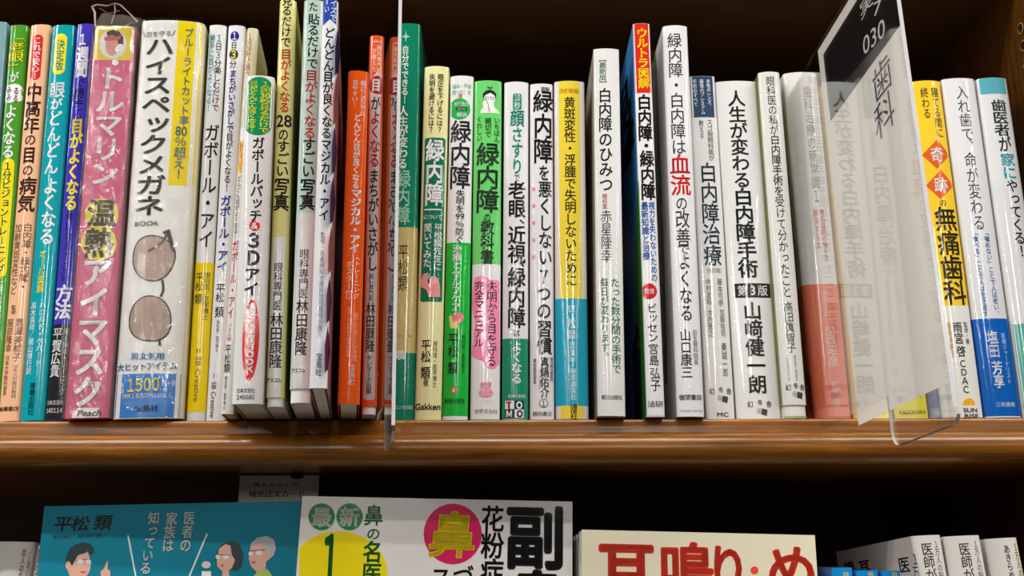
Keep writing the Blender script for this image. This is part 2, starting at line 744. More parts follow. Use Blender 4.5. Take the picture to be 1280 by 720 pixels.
# ---------------------------------------------------------------- bookcase
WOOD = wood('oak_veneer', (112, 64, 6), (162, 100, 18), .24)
INNER_SHADED = wood('oak_veneer_shaded', (62, 36, 14), (88, 54, 22), .45)  # same oak darkened: the shade inside the case is put into its colour
WOODV = wood('oak_veneer_upright_shaded', (72, 42, 12), (104, 64, 20))  # uprights darkened likewise, cavity shade in the colour
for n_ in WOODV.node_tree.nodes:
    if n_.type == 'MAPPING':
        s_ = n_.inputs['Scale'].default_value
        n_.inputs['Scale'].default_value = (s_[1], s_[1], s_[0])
XL, XR = -.74, .287
case = empty('bookcase', Matrix.Translation((0, .65, ZL - .12)))
tag(case, 'dark oak bookcase whose shelves hold the spine-out row and the face-out books', 'bookcase')


def kid(o):
    o.parent = case
    o.matrix_parent_inverse = case.matrix_world.inverted()
    return o


def edge_profile(name, ztop, th, y0):
    """moulded front edge: a small square fillet above a rounded bead"""
    zb = ztop - th
    p = [(y0 + .0175, ztop), (y0 + .0166, ztop - .0004), (y0 + .0160, ztop - .0012), (y0 + .0157, ztop - .0040), (y0 + .0155, ztop - .0068), (y0 + .0095, ztop - .0080)]
    hb = (th - .0082) / 2
    for j in range(13):
        a = math.radians(86 - 14.4 * j)
        p.append((y0 + .0085 - .0085 * math.cos(a) ** .8 if math.cos(a) > 0 else y0 + .0085, zb + hb + hb * math.sin(a)))
    p += [(y0 + .012, zb), (y0 + .0205, zb), (y0 + .0205, ztop)]
    n = len(p)
    vs = [(x, y, z) for x in (XL, XR - .0003) for y, z in p]
    fs = [(i, (i + 1) % n, n + (i + 1) % n, n + i) for i in range(n)] + [tuple(range(n - 1, -1, -1)), tuple(range(n, 2 * n))]
    me = pydata(name, vs, fs, None, [0 < i < 4 or 5 < i < 18 for i in range(n)] + [False, False])
    return kid(link(name, me, WOOD))


def board(name, x0, x1, y0, y1, z0, z1, m):
    return kid(link(name, box_me(name, x0, x1, y0, y1, z0, z1), m))


TH = .0235
TOP = ZS - .0002
board('shelf_board', XL, XR - .0003, .5097, .80, TOP - TH, TOP, WOOD)
edge_profile('shelf_edge', TOP, TH, .489)
board('shelf_board', XL, XR - .0003, .5237, .80, CAM_Z + .316, CAM_Z + .316 + TH, INNER_SHADED)
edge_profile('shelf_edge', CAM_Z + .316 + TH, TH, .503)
board('shelf_board', XL, XR - .0003, .4527, .80, ZL - TH, ZL, INNER_SHADED)
edge_profile('shelf_edge', ZL, TH, .432)
board('side_panel', XR, XR + .026, .486, .815, ZL - .12, CAM_Z + .40, WOODV)
board('side_panel', XL - .026, XL, .486, .815, ZL - .12, CAM_Z + .40, WOODV)
board('back_panel', XL, XR, .8005, .812, ZL - .12, CAM_Z + .40, wood('back_veneer_shaded', (66, 44, 28), (90, 62, 40), .5))  # back wood's own darkened tone, with the recess's shade in the colour
HOLE = mat((30, 18, 8), .5, .0, 'hole')
BRASS = mat((150, 120, 70), .3, .0, 'bushing')
for k in range(9):
    bm = bmesh.new()
    z = CAM_Z + .284 - .0107 * k
    ring = []
    for r_, x_ in ((.0034, XR - .0004), (.0026, XR - .0006), (.0024, XR - .0001)):
        ring.append([bm.verts.new((x_, .511 + r_ * math.cos(a * math.pi / 8), z + r_ * math.sin(a * math.pi / 8))) for a in range(16)])
    for a in range(16):
        b_ = (a + 1) % 16
        f1 = bm.faces.new((ring[0][a], ring[0][b_], ring[1][b_], ring[1][a]))
        f2 = bm.faces.new((ring[1][a], ring[1][b_], ring[2][b_], ring[2][a]))
        f2.material_index = 1
    f3 = bm.faces.new(ring[2])
    f3.material_index = 1
    me = bpy.data.meshes.new('pin_hole')
    bm.to_mesh(me)
    bm.free()
    kid(link('pin_hole', me, [BRASS, HOLE]))

# ---------------------------------------------------------------- the row on the upper shelf, left to right
SIL = (206, 205, 203)
RED = (204, 38, 38)
NAVY = (42, 42, 140)
FILM = sheet('shrink_film', (.985, .985, .985), .02, 1.5, .07, .6, 80)
FILM2 = sheet('shrink_film_loose', (.95, .945, .94), .05, 1.5, .12, .9, 45, .06)

b = Book('book', 'pale blue-grey book left of the green one, cut off by the frame', -58, -31, -18, 7.5, 27, .512, (126, 165, 172))
b.done()

b = Book('book', 'green book with bold yellow lettering at its head, first green spine from the left', -26, -3, 10, 34.5, 31, .512, (74, 152, 44), D=.15)
b.T('「老眼」', .52, 40, 90, 21, (60, 104, 20), .06, 'letter_outline')
b.T('「老眼」', .52, 40, 90, 21, (240, 226, 30), .0)
b.T('が', .5, 90, 103, 12, WHITE, .02)
for cx, cy, r in ((.36, 112, 8), (.62, 111, 8), (.5, 117, 10), (.36, 122, 8), (.64, 121, 8)):
    b.ell(b.px(cx, cy), cy, r, r * .8, (238, 238, 234), 'printed_cloud')
b.T('みみ', .3, 107, 126, 7, DARK, .02, 'small_lettering')
b.T('るる', .68, 109, 128, 7, DARK, .02, 'small_lettering')
b.T('よくなる', .48, 131, 198, 16, WHITE, .04)
b.band(198, 347, (240, 218, 20), .2, .86, rnd=1)
b.T('１分ビジョントレーニング', .52, 202, 342, 11, DARK, .02, 'small_lettering')
b.T('眼科医が教える', .6, 356, 450, 7, (210, 230, 200), 0, 'small_lettering')
b.done()

b = Book('book', 'peach book with a red pill label, between the green and the teal spines', -3, 22, 35.5, 63, 30.5, .510, (240, 186, 146))
b.band(43, 100, (206, 44, 40), .22, .74, rnd=1, name='printed_label')
b.T('これで安心！', .48, 46, 99, 10, WHITE, .02, 'label_lettering')
b.T('中高年', .5, 104, 167, 20, (70, 38, 32), .045)
b.T('の', .5, 167, 182, 15, (70, 38, 32), .03)
b.T('目', .5, 183, 204, 18, (70, 38, 32), .045)
b.T('の', .5, 205, 220, 14, (70, 38, 32), .03)
b.T('病気', .54, 221, 265, 21, (70, 38, 32), .045)
b.T('白内障・緑内障・', .72, 279, 364, 11, (80, 48, 40), 0, 'small_lettering')
b.T('加齢黄斑変性など', .27, 279, 368, 9, (80, 48, 40), 0, 'small_lettering')
b.T('監修', .36, 381, 393, 6, (80, 48, 40), 0, 'small_lettering')
b.T('黒澤美都子', .68, 398, 452, 9, (80, 48, 40), 0, 'author_lettering')
b.T('服部隆幸', .25, 398, 440, 8, (80, 48, 40), 0, 'author_lettering')
b.T('日本大学眼科教授', .68, 455, 498, 5, (90, 58, 50), 0, 'small_lettering')
b.T('日本大学眼科部長', .25, 444, 494, 5, (90, 58, 50), 0, 'small_lettering')
b.Hz('高橋書店', .48, 511, 23, 6, DARK, .02, 'publisher_lettering')
b.done()

b = Book('book', 'teal book with a yellow pill label near its head, right of the peach spine', 23, 53.5, 64, 92, 31, .508, (8, 158, 172))
b.band(42, 93, (236, 222, 34), .2, .76, rnd=1, name='printed_label')
b.T('決定版', .49, 49, 88, 11, (10, 130, 130), .02, 'label_lettering')
b.T('眼', .5, 102, 122, 19, WHITE, .03)
b.T('が', .5, 123, 137, 15, WHITE, .03)
b.T('どんどん', .5, 138, 218, 17, WHITE, .03)
b.T('よくなる', .56, 222, 306, 19, WHITE, .03)
b.T('オール図解', .46, 312, 366, 9, (228, 224, 40), .03, 'small_lettering')
b.T('ハロルド・ペパード', .62, 377, 458, 8, WHITE, .01, 'author_lettering')
b.T('高木長祥／横山博行訳', .24, 377, 468, 7, WHITE, .0, 'author_lettering')
b.T('青春出版社', .48, 478, 519, 8, (18, 60, 70), .01, 'publisher_lettering')
b.done()

b = Book('book', 'violet-blue book with a black foot band, left of the pink wrapped box', 56, 79, 93.5, 118.5, 29.5, .508, (66, 56, 180))
b.band(405, None, (38, 36, 38), wrap=True, name='obi_band')
b.T('１', .45, 41, 57, 14, WHITE, .05)
b.T('週間', .5, 58, 96, 16, WHITE, .06)
b.T('で勝手に', .48, 97, 147, 13, (26, 24, 60), .01)
b.T('目がよくなる', .5, 148, 263, 16, (238, 222, 40), .06)
b.T('体になるすごい', .5, 264, 352, 10, (26, 24, 60), .0, 'small_lettering')
b.T('方法', .5, 356, 399, 20, WHITE, .05)
b.T('平賀広貴', .34, 409, 471, 12, WHITE, .02, 'author_lettering')
b.T('眼と脳のトレーニング', .78, 410, 494, 5, (190, 190, 190), 0, 'small_lettering')
b.Hz('日本文芸社', .46, 503, 22, 6, WHITE, .01, 'publisher_lettering')
b.Hz('240114', .44, 513, 20, 6, WHITE, .0, 'publisher_lettering')
b.done()

# pink boxed eye mask in a loose shrink bag
b = Book('boxed_eye_mask', 'pink boxed eye mask in loose clear shrink film with a crumpled top', 81, 133.5, 118.5, 168.5, 33, .500, (206, 74, 122), side=(150, 70, 100), sag=.0004, rc=.0012, solid=True, group=None, cat='box', rough=.3, yaw=5, D=.045)
PK = (200, 74, 118)
b.band(None, 75, (226, 202, 50), 0, 1)
b.ell(141, 55, 17, 18, (226, 222, 220), 'printed_photo')
b.poly([(133, 40), (140, 37), (149, 39), (154, 46), (154, 55), (149, 62), (145, 56), (146, 48), (139, 44), (135, 48)], (48, 40, 44), 'printed_hair')
b.ell(140, 57, 8, 13, (214, 150, 132), 'printed_face')
b.poly([(130, 47), (138, 44), (147, 46), (153, 42), (149, 50), (138, 51), (131, 51)], (196, 84, 104), 'printed_eye_mask')
b.ell(149, 60, 6, 4, (236, 236, 232), 'printed_hand', rot=-50)
b.ell(144, 78, 4, 4, (238, 236, 236), 'printed_dot')
b.T('トルマリン', .52, 83, 232, 35, (238, 234, 236), .04)
b.ell(b.px(.52, 268), 268, 21, 20, (232, 214, 60), 'printed_disc')
b.ell(b.px(.5, 304), 304, 22.5, 22, (232, 214, 60), 'printed_disc')
b.T('温', .52, 249, 283, 34, (58, 46, 30), .05)
b.T('熱', .5, 285, 322, 35, (58, 46, 30), .05)
b.T('アイマスク', .5, 322, 509, 36, (240, 238, 238), .05)
b.poly([(90, 519), (97, 510), (124, 509.5), (124, 522), (90, 522.5)], (240, 232, 236), 'printed_label')
b.Hz('Peach', .56, 516, 28, 8, (70, 40, 50), .03, 'publisher_lettering', .25)
b.done()
# the bag: a wavy skin over front and sides that runs on above the carton into a crushed fin
NX, NZ = 20, 60
hw, H = b.hw + .0009, b.H
vs, fs = [], []
for j in range(NZ + 1):
    t = j / NZ
    z = -.0001 + t * (H + .0150)
    top = max(0, (z - H) / .0150)
    for i in range(NX + 1):
        s_ = i / NX
        # path: along the left side, across the front, along the right side
        L_, Wd = .03, 2 * hw
        d_ = s_ * (2 * L_ + Wd)
        if d_ < L_:
            x, y = -hw, L_ - d_
        elif d_ < L_ + Wd:
            x, y = -hw + d_ - L_, -.0009
        else:
            x, y = hw, d_ - L_ - Wd
        wob = .0004 * math.sin(23 * t + 5 * s_) * math.sin(11 * s_ + 9 * t) + random.uniform(-.00012, .00012)
        if top > 0:
            y = y * (1 - .55 * top) + .012 * top + wob * 4
            z2 = z - top * .0085 * max(0, s_ - .52) * 2 + wob * 5 + .002 * top * math.sin(9 * s_)
            x = x * (1 - .03 * top)
        else:
            z2, y = z, y - abs(wob)
            x = x + (abs(wob) if x > 0 else -abs(wob))
        vs.append((x, y, z2))
for j in range(NZ):
    for i in range(NX):
        a = j * (NX + 1) + i
        fs.append((a, a + 1, a + NX + 2, a + NX + 1))
link('shrink_film', pydata('shrink_film', vs, fs, None, [True] * len(fs)), FILM2, b.root)
FOLD = PALE = mat((176, 166, 156), .2, .0, 'film_crease_glint')  # opaque pale ribbons standing in for bright streaks along the bag's folds
inv = b.F.inverted()
for k, (pl, wd) in enumerate((([(115, 8), (121, 6), (134, 7.5), (143, 4), (150, 6), (160, 15), (172, 28)], .0006), ([(115, 8), (118.5, 16), (119, 33)], .0007), ([(143, 4), (144, 14), (139, 30)], .0004),
                              ([(172, 28), (163, 29), (156, 33)], .0005), ([(124, 10), (136, 17), (150, 13)], .0003), ([(126, 22), (140, 25), (158, 20)], .0003))):
    P = [inv @ at(x, y, .4985 + .0012 * math.sin(i + k)) for i, (x, y) in enumerate(pl)]
    vs, fs = [], []
    for i, p in enumerate(P):
        d = (P[min(i + 1, len(P) - 1)] - P[max(i - 1, 0)]).normalized()
        nr = Vector((-d.z, 0, d.x)) * wd * random.uniform(.5, 1.0)
        vs += [tuple(p + nr), tuple(p + Vector((0, -.0005, 0))), tuple(p - nr)]
        if i:
            a = 3 * i
            fs += [(a - 3, a - 2, a + 1, a), (a - 2, a - 1, a + 2, a + 1)]
    link('bag_fold_glint', pydata('bag_fold_glint', vs, fs), PALE if k in (1, 2) else FOLD, b.root)

# white boxed reading glasses, tight shrink film
b = Book('boxed_sunglasses', 'white boxed sunglasses with a yellow strip and blue foot, in tight shrink film', 139.5, 225, 176.5, 254, 26, .502, (228, 227, 224), side=(222, 214, 150), sag=.0022, rc=.003, solid=True, group=None, cat='box', rough=.3, D=.04, yaw=6)
b.band(None, 231, (240, 214, 10), .60, .985)
b.band(None, 68, (240, 214, 10), .93, 1)
b.band(467, None, (58, 128, 206), 0, .955)
b.band(231, None, (226, 216, 160), .965, 1)
GR = (74, 74, 76)
b.row_px('目を守る', (182, 42), (215, 42), 7, GR, .0, 'small_lettering')
b.line([(178, 38), (181.5, 45)], 1.1, GR, 'printed_line')
b.line([(219, 38), (215.5, 45)], 1.1, GR, 'printed_line')
b.T('ハイスペックメガネ', .34, 46, 270, 36, (62, 60, 60), .035)
b.row_px('BOOK', (168, 279), (199, 279), 6, GR, .01, 'small_lettering')
b.T('ブルーライトカット率', .78, 34, 156, 11, (70, 110, 140), .01, 'strip_lettering')
b.T('{80}％超え！', .75, 156, 224, 14, (70, 110, 140), .01, 'strip_lettering')
FR = (88, 80, 78)


def lens(cx, cy, rx, ry, rot, dx):
    pts = []
    for i in range(30):
        a = 2 * math.pi * i / 30
        ex, ey = math.cos(a), math.sin(a)
        ex = math.copysign(abs(ex) ** .88, ex) * rx
        ey = math.copysign(abs(ey) ** .88, ey) * ry
        ex *= 1 + .10 * ey / ry * dx
        c, s = math.cos(math.radians(rot)), math.sin(math.radians(rot))
        pts.append((cx + ex * c - ey * s, cy + ex * s + ey * c))
    return pts


for cx, cy, rx, ry, rot, dx in ((191.5, 323, 27, 29, 14, -1), (187.5, 398, 27, 29, 4, 1)):
    b.poly(lens(cx, cy, rx, ry, rot, dx), FR, 'printed_frame')
    b.poly(lens(cx, cy, rx - 1.8, ry - 1.8, rot, dx), (176, 152, 142), 'printed_lens')
b.poly([(203, 290), (212, 286), (216, 300), (218, 316), (214, 312), (210, 298)], FR, 'printed_frame')
b.line([(209, 292), (203, 303), (194, 309), (185, 314)], 3, (116, 98, 92), 'printed_temple')
b.line([(203, 350), (204, 357), (204, 364), (201, 371)], 3.4, FR, 'printed_bridge')
b.line([(199, 424), (200, 432)], 3, FR, 'printed_frame')
b.row_px('男女兼用', (163, 445), (206, 445), 9, (64, 128, 196), .02, 'small_lettering')
b.row_px('大ヒットアイテム', (145, 459), (221, 456.5), 10, (64, 110, 170), .02, 'small_lettering')
b.col_px('本体', (152.5, 478), (152, 492), 5, WHITE, 0, 'price_lettering')
b.row_px('1500', (158, 482), (200, 480), 16, (244, 226, 70), .03, 'price_lettering')
b.row_px('円＋税', (202, 479), (220, 478.5), 8, WHITE, 0, 'price_lettering')
b.row_px('価格1650円(税込)', (152, 495), (214, 494), 6, WHITE, .01, 'price_lettering')
b.row_px('宝島社', (168, 511), (198, 510), 8, (30, 50, 90), .03, 'publisher_lettering')
b.done()
vs, fs = [], []
NX, NZ = 26, 70
for j in range(NZ + 1):
    for i in range(NX + 1):
        q = -1 + 2 * i / NX
        x = q * (b.hw + .0006)
        z = j / NZ * (b.H + .0004)
        wob = abs(.0005 * math.sin(31 * j / NZ + 6 * q) * math.sin(9 * q + 13 * j / NZ)) + random.uniform(0, .00015)
        vs.append((x, b.prof(max(-b.hw, min(b.hw, x))) - .0008 - wob, z))
for j in range(NZ):
    for i in range(NX):
        a = j * (NX + 1) + i
        fs.append((a, a + 1, a + NX + 2, a + NX + 1))
link('shrink_film', pydata('shrink_film', vs, fs, None, [True] * len(fs)), FILM, b.root)

b = Book('book', 'white and yellow book with teal small print at its head, right of the boxed sunglasses', 232, 256, 261.5, 283, 31.5, .510, (222, 222, 226), side=(60, 62, 110), D=.10, yaw=6)
b.band(328, 515, (240, 208, 0), wrap=True, name='obi_band')
b.T('勝手に目がよくなる！', .24, 43, 140, 7, (54, 160, 172), .02, 'small_lettering')
b.T('１', .63, 42, 53, 8, (40, 150, 160), .03, 'small_lettering')
b.T('日', .63, 53, 63, 8, DARK, .01, 'small_lettering')
b.T('３', .63, 63, 74, 8, (40, 150, 160), .03, 'small_lettering')
b.T('分楽しむだけで', .63, 74, 139, 9, DARK, .01, 'small_lettering')
b.T('ガボール・アイ', .52, 155, 310, 18, (40, 40, 42), .02)
b.T('平松', .3, 340, 364, 10, DARK, .01, 'author_lettering')
b.T('類', .3, 367, 380, 10, DARK, .01, 'author_lettering')
b.T('眼科医／医学博士', .72, 340, 400, 7, DARK, 0, 'small_lettering')
b.R('SB Creative', .5, 446, 502, 7, (90, 84, 40), .0)
b.band(436, 441, (90, 84, 40), .36, .42)
b.band(436, 441, (90, 84, 40), .52, .58)
b.done()

b = Book('book', 'slim white book with blue numerals in discs at its head and pale yellow foot edge', 257, 280, 285, 306.5, 32, .510, (222, 222, 228), side=(236, 232, 170), yaw=6, D=.10)
b.ell(b.px(.42, 45), 45, 5.6, 6, NAVY, 'printed_disc')
b.ell(b.px(.42, 68), 68, 5.8, 6.2, (70, 68, 40), 'printed_disc')
b.T('１', .42, 39.5, 50.5, 9, WHITE, .04, 'disc_lettering')
b.T('３', .42, 62, 74, 9, (240, 226, 120), .04, 'disc_lettering')
b.T('日', .42, 52, 61, 8, DARK, .01, 'small_lettering')
b.T('分', .42, 75, 85, 9, DARK, .01, 'small_lettering')
b.T('まちがいさがしで', .46, 87, 166, 9, NAVY, .03, 'small_lettering')
b.T('目がよくなる！', .46, 166, 240, 9, DARK, .01, 'small_lettering')
b.T('ガボール・アイ', .44, 244, 340, 13, (38, 42, 150), .04)
b.T('平松', .42, 354, 378, 11, DARK, .01, 'author_lettering')
b.T('類', .42, 383, 397, 11, DARK, .01, 'author_lettering')
b.T('眼科医・医学博士', .4, 400, 440, 4, DARK, 0, 'small_lettering')
b.R('SB Creative', .36, 477, 522, 6, DARK, .0)
b.band(467, 473, DARK, .3, .34)
b.band(467, 473, DARK, .5, .54)
b.done()

b = Book('book', 'beige-topped thin book with red small print, half hidden behind the green-tag book', 275.5, 290.5, 308, 323, 35, .484, (226, 224, 224), side=(206, 194, 158), yb=517, yaw=7.5, D=.05)
b.band(None, 160, (212, 204, 176), 0, 1)
b.T('１回{30}秒で視力', .3, 41, 96, 7, (176, 60, 50), .01, 'small_lettering')
b.band(176, 216, (240, 176, 20), .05, .5, name='printed_label')
b.T('見やすい！', .27, 178, 214, 5, (200, 60, 30), .01, 'small_lettering')
b.T('どんどん目がよくなる！', .24, 219, 300, 5, DARK, .01, 'small_lettering')
b.T('ガボール・アイ', .3, 300, 398, 8, (206, 40, 70), .03)
b.T('パズル編', .3, 404, 426, 5, (206, 70, 90), .0, 'small_lettering')
b.T('平松類', .28, 430, 466, 8, DARK, .01, 'author_lettering')
b.T('眼科医・医学博士', .28, 470, 512, 3.4, DARK, 0, 'small_lettering')
b.done()

b = Book('book', 'white book with a green head tag and a red oval, jutting out over the shelf', 289, 328, 307.5, 342.5, 95, .4515, (226, 226, 226), side=(206, 200, 170), yb=506, sag=.0016, yaw=8, D=.12)
b.band(96, 169, (14, 138, 88), .03, .97, rnd=.006, name='printed_label')
b.T('１回{30}秒見るだけで', .71, 101, 166, 12, (226, 226, 40), .03, 'label_lettering')
b.T('目がどんどん良くなる！', .3, 101, 166, 10, (226, 226, 40), .02, 'label_lettering')
b.T('ガボールパッチ', .54, 171, 277, 15, BLACK, .035)
b.ell(b.px(.52, 282), 282, 6.6, 6.6, RED, 'printed_disc')
b.Hz('&', .52, 282, 8, 8, WHITE, .02, 'disc_lettering')
b.T('３Ｄ', .52, 289, 333, 21, (54, 52, 52), .06)
b.T('アイ', .5, 334, 370, 19, (54, 52, 52), .05)
b.ell(b.px(.54, 425), 425, 10.5, 51, (206, 34, 36), 'printed_disc', rot=2.4)
b.T('視力回復', .55, 384, 429, 10, WHITE, .03, 'disc_lettering')
b.T('ＢＯＯＫ', .54, 429, 466, 11, WHITE, .05, 'disc_lettering')
b.Hz('日本文芸社', .44, 488, 23, 6, DARK, .01, 'publisher_lettering')
b.Hz('240080', .44, 496, 22, 6, DARK, .0, 'publisher_lettering')
b.done()

b = Book('book', 'tall pale yellow book with black and red lettering, white below its middle', 332, 354, 349, 371, 0, .4595, (218, 210, 136), side=(186, 182, 96), yb=508, jacket=497, D=.16, sag=.0018, yaw=8)
b.band(296, 496, (222, 221, 219), .0, .80)
b.T('見るだけで', .46, -6, 59, 13, BLACK, .02)
b.T('目がよくなる', .5, 61, 141, 14, (204, 50, 36), .03)
b.T('{28}', .5, 142, 159, 20, BLACK, .03)
b.T('の', .5, 160, 176, 13, BLACK, .02)
b.T('すごい', .5, 175, 221, 16, BLACK, .03)
b.T('写真', .5, 222, 263, 19, BLACK, .04)
b.T('眼科専門医', .46, 328, 388, 11, DARK, .01, 'small_lettering')
b.T('林田康隆', .46, 391, 460, 15, BLACK, .02, 'author_lettering')
b.Hz('アスコム', .42, 475, 19, 6, BLACK, .03, 'publisher_lettering')
b.done()

b = Book('book', 'tall mint-green book with red lettering, partly covered by the white tall book', 361, 389.5, 380.5, 405, 0, .4475, (178, 204, 194), side=(190, 204, 200), yb=503, jacket=486, D=.16, sag=.0018, yaw=8.5)
b.band(266, 485, (216, 215, 215), 0, 1)
b.T('った', .48, -10, 14, 11, BLACK, .02)
b.T('貼るだけで', .52, 17, 86, 14, BLACK, .02)
b.T('目がよくなる', .5, 87, 173, 15, (196, 50, 48), .03)
b.T('すごい', .5, 172, 222, 16, BLACK, .03)
b.T('写真', .5, 223, 262, 19, BLACK, .04)
b.T('眼科専門医', .46, 311, 373, 12, DARK, .01, 'small_lettering')
b.T('林田康隆', .44, 374, 444, 15, BLACK, .02, 'author_lettering')
b.Hz('アスコム', .36, 463, 18, 6, BLACK, .03, 'publisher_lettering')
b.done()

b = Book('book', 'tall white book with a blue arrow tag, jutting out furthest over the shelf', 386, 409, 403, 423, 0, .4065, (228, 229, 234), side=(196, 130, 132), yb=486, D=.17, sag=.0014, yaw=8.5)
b.poly([(404.5, -12), (421, -12), (421.5, 31), (412.5, 24), (403.6, 31)], (40, 74, 170), 'printed_label')
b.T('サイズで', .72, -10, 26, 8, WHITE, .02, 'label_lettering')
b.T('見やすい', .3, -22, 16, 6, WHITE, .01, 'label_lettering')
b.T('どんどん目が良くなるマジカル・アイ', .52, 34, 276, 13, BLACK, .03)
b.T('監修・元長崎綜合療術院院長徳永貴久', .5, 290, 422, 6, (110, 110, 116), 0, 'small_lettering')
b.T('宝島社', .5, 441, 470, 8, (90, 90, 96), .01, 'publisher_lettering')
rf = b.right_face()
for k in range(7):
    y = 60 + 62 * k
    x = 430 - (y) * .036
    rf.poly([(x - 9, y), (x - 5, y - 26), (x - 2, y + 6), (x - 5, y + 30), (x - 9, y + 34)], ((70, 80, 130), (216, 150, 146), (90, 96, 140))[k % 3], 'printed_picture')
b.done()

b = Book('book', 'bright orange book with white lettering, its foot overhanging the shelf edge', 422, 449.5, 435.5, 461, 88.5, .4525, (240, 92, 8), yb=506, yaw=9, D=.11)
b.T('横にしたから', .74, 100, 144, 6, WHITE, .01, 'small_lettering')
b.T('見やすい！', .36, 100, 134, 7, WHITE, .01, 'small_lettering')
b.T('どんどん目が良くなる', .52, 142, 236, 9, (250, 240, 226), .04)
b.T('マジカル・アイ', .56, 236, 316, 13, WHITE, .06)
b.T('〈トレーニング', .7, 317, 374, 8, (250, 226, 200), .0, 'small_lettering')
b.T('ポスター付〉', .36, 326, 380, 9, (250, 226, 200), .0, 'small_lettering')
b.T('監修・元長崎綜合療術院院長', .42, 384, 446, 5, (250, 190, 150), 0, 'small_lettering')
b.T('徳永貴久監修', .72, 390, 452, 5, (250, 190, 150), 0, 'small_lettering')
b.T('宝島社', .62, 455, 481, 7, WHITE, .01, 'publisher_lettering')
b.done()

b = Book('book', 'orange-red book with a grey centre strip, beside the left acrylic divider', 451, 471.5, 461, 482, 44.5, .487, (218, 82, 34), yb=517, jacket=508, sag=.0018, gap=.001, yaw=9, D=.10)
b.band(51, 500, (186, 184, 186), .12, .84, rnd=.0016, name='printed_strip')
b.band(52.5, 108, (222, 84, 34), .16, .8, rnd=.0012)
b.T('眼科専門医', .66, 56, 92, 6, (250, 214, 190), 0, 'small_lettering')
b.T('が教えた', .34, 60, 90, 6, (250, 214, 190), 0, 'small_lettering')
b.poly([(463.5, 99), (472, 89.5), (481, 98)], (200, 198, 200), 'printed_arrow')
b.ell(472.2, 106, 11, 11.5, (160, 24, 40), 'printed_disc')
b.T('目', .49, 98, 114, 13, WHITE, .05)
b.T('が', .5, 120, 138, 14, (44, 40, 44), .03)
b.T('よくなる', .5, 138, 209, 14, (166, 30, 52), .04)
b.T('まちがいさがし', .5, 211, 339, 14, (40, 38, 40), .03)
b.T('眼科専門医', .46, 342, 376, 6, DARK, .0, 'small_lettering')
b.T('林田康隆', .46, 378, 440, 12, DARK, .02, 'author_lettering')
b.T('サンマーク出版', .44, 444, 492, 7, DARK, .02, 'publisher_lettering')
b.done()

b = Book('book', 'dark green book with a beige band, right behind the left acrylic divider', 486, 515.5, 489, 528.5, 29, .512, (10, 122, 92), D=.14, sag=.0016)
b.band(284, 441, (190, 174, 112), wrap=True, name='obi_band')
b.poly([(507.5, 38), (508.4, 44), (513, 45.5), (508.4, 47), (507.3, 53), (506.3, 47), (502, 45.5), (506.4, 44)], (150, 200, 180), 'printed_star')
b.T('自分でできる！', .46, 57, 130, 10, WHITE, .03)
b.T('人生が変わる', .42, 132, 211, 13, WHITE, .03)
b.T('緑内障', .46, 212, 281, 18, (150, 206, 180), .03)
b.T('平松類', .5, 305, 364, 12, (84, 76, 44), .01, 'author_lettering')
b.T('類', .42, 438, 450, 12, WHITE, .03, 'small_lettering')
b.Hz('ライフサイエンス出版', .5, 420, 22, 3.4, (130, 116, 70), 0, 'publisher_lettering')
b.Hz('イエンス出版', .53, 509, 22, 5, WHITE, .01, 'publisher_lettering')
b.done()

b = Book('book', 'cream book with a dark green title block and a pink figure drawing', 518, 551, 529.5, 562, 82.5, .510, (230, 226, 168), sag=.0018)
b.band(172, 377, (12, 112, 80), .1, .93, rnd=.0012, name='printed_label')
b.T('眼圧を下げるには？', .68, 92, 166, 8, (60, 58, 36), .02, 'small_lettering')
b.T('失明を避けるには？', .34, 92, 166, 8, (60, 58, 36), .02, 'small_lettering')
b.T('緑内障', .52, 174, 257, 23, WHITE, .04, 'label_lettering')
b.band(261, 262.4, WHITE, .16, .84)
b.Hz('について', .5, 271, 24, 6, WHITE, .0, 'label_lettering')
b.T('聞いてみた', .32, 279, 334, 10, WHITE, .02, 'label_lettering')
b.T('平松類先生に', .72, 279, 338, 10, WHITE, .02, 'label_lettering')
b.poly([(525, 352), (529, 342), (535, 341), (537, 346), (534, 350), (536, 356), (540, 347), (548, 349), (550, 358), (550, 371), (536, 371), (533, 362), (526, 358)], (232, 150, 150), 'printed_figure')
b.ell(542, 350, 5, 5, (240, 178, 168), 'printed_head')
b.line([(533, 344), (537, 344)], 2, (120, 160, 190), 'printed_line')
b.T('平松', .37, 424, 453, 12, DARK, .02, 'author_lettering')
b.T('類', .37, 458, 473, 12, DARK, .02, 'author_lettering')
b.T('著', .4, 472, 483, 7, DARK, .0, 'author_lettering')
b.T('眼科医・医学博士', .72, 426, 484, 5, DARK, 0, 'small_lettering')
b.Hz('Gakken', .49, 508, 31, 8, BLACK, .035, 'publisher_lettering')
b.done()

b = Book('book', 'white book with a green oval and a bright green lower band', 552, 585, 563, 592, 94.5, .510, (230, 231, 232), side=(60, 180, 60), sag=.0016)
b.band(303, 520, (24, 182, 60), wrap=True, name='obi_band')
b.Hz('悩み・不安', .5, 107.5, 24, 6, (60, 170, 140), 0)
b.Hz('困った！を', .5, 115, 24, 6, (60, 170, 140), 0)
b.ell(575.5, 120, 2.6, 2.8, (206, 120, 120), 'printed_dot')
b.ell(574.5, 136, 13.4, 13.5, (36, 182, 80), 'printed_disc')
b.Hz('専門医が', .5, 130, 19, 5, WHITE, .01, 'disc_lettering')
b.band(134, 138.5, (40, 70, 50), .26, .76, rnd=1)
b.Hz('ズバリ', .51, 136.4, 11, 3.4, WHITE, .0, 'disc_lettering')
b.Hz('解決', .53, 143.5, 13, 5.4, WHITE, .02, 'disc_lettering')
b.T('緑内障', .5, 150, 236, 26, (44, 46, 48), .025)
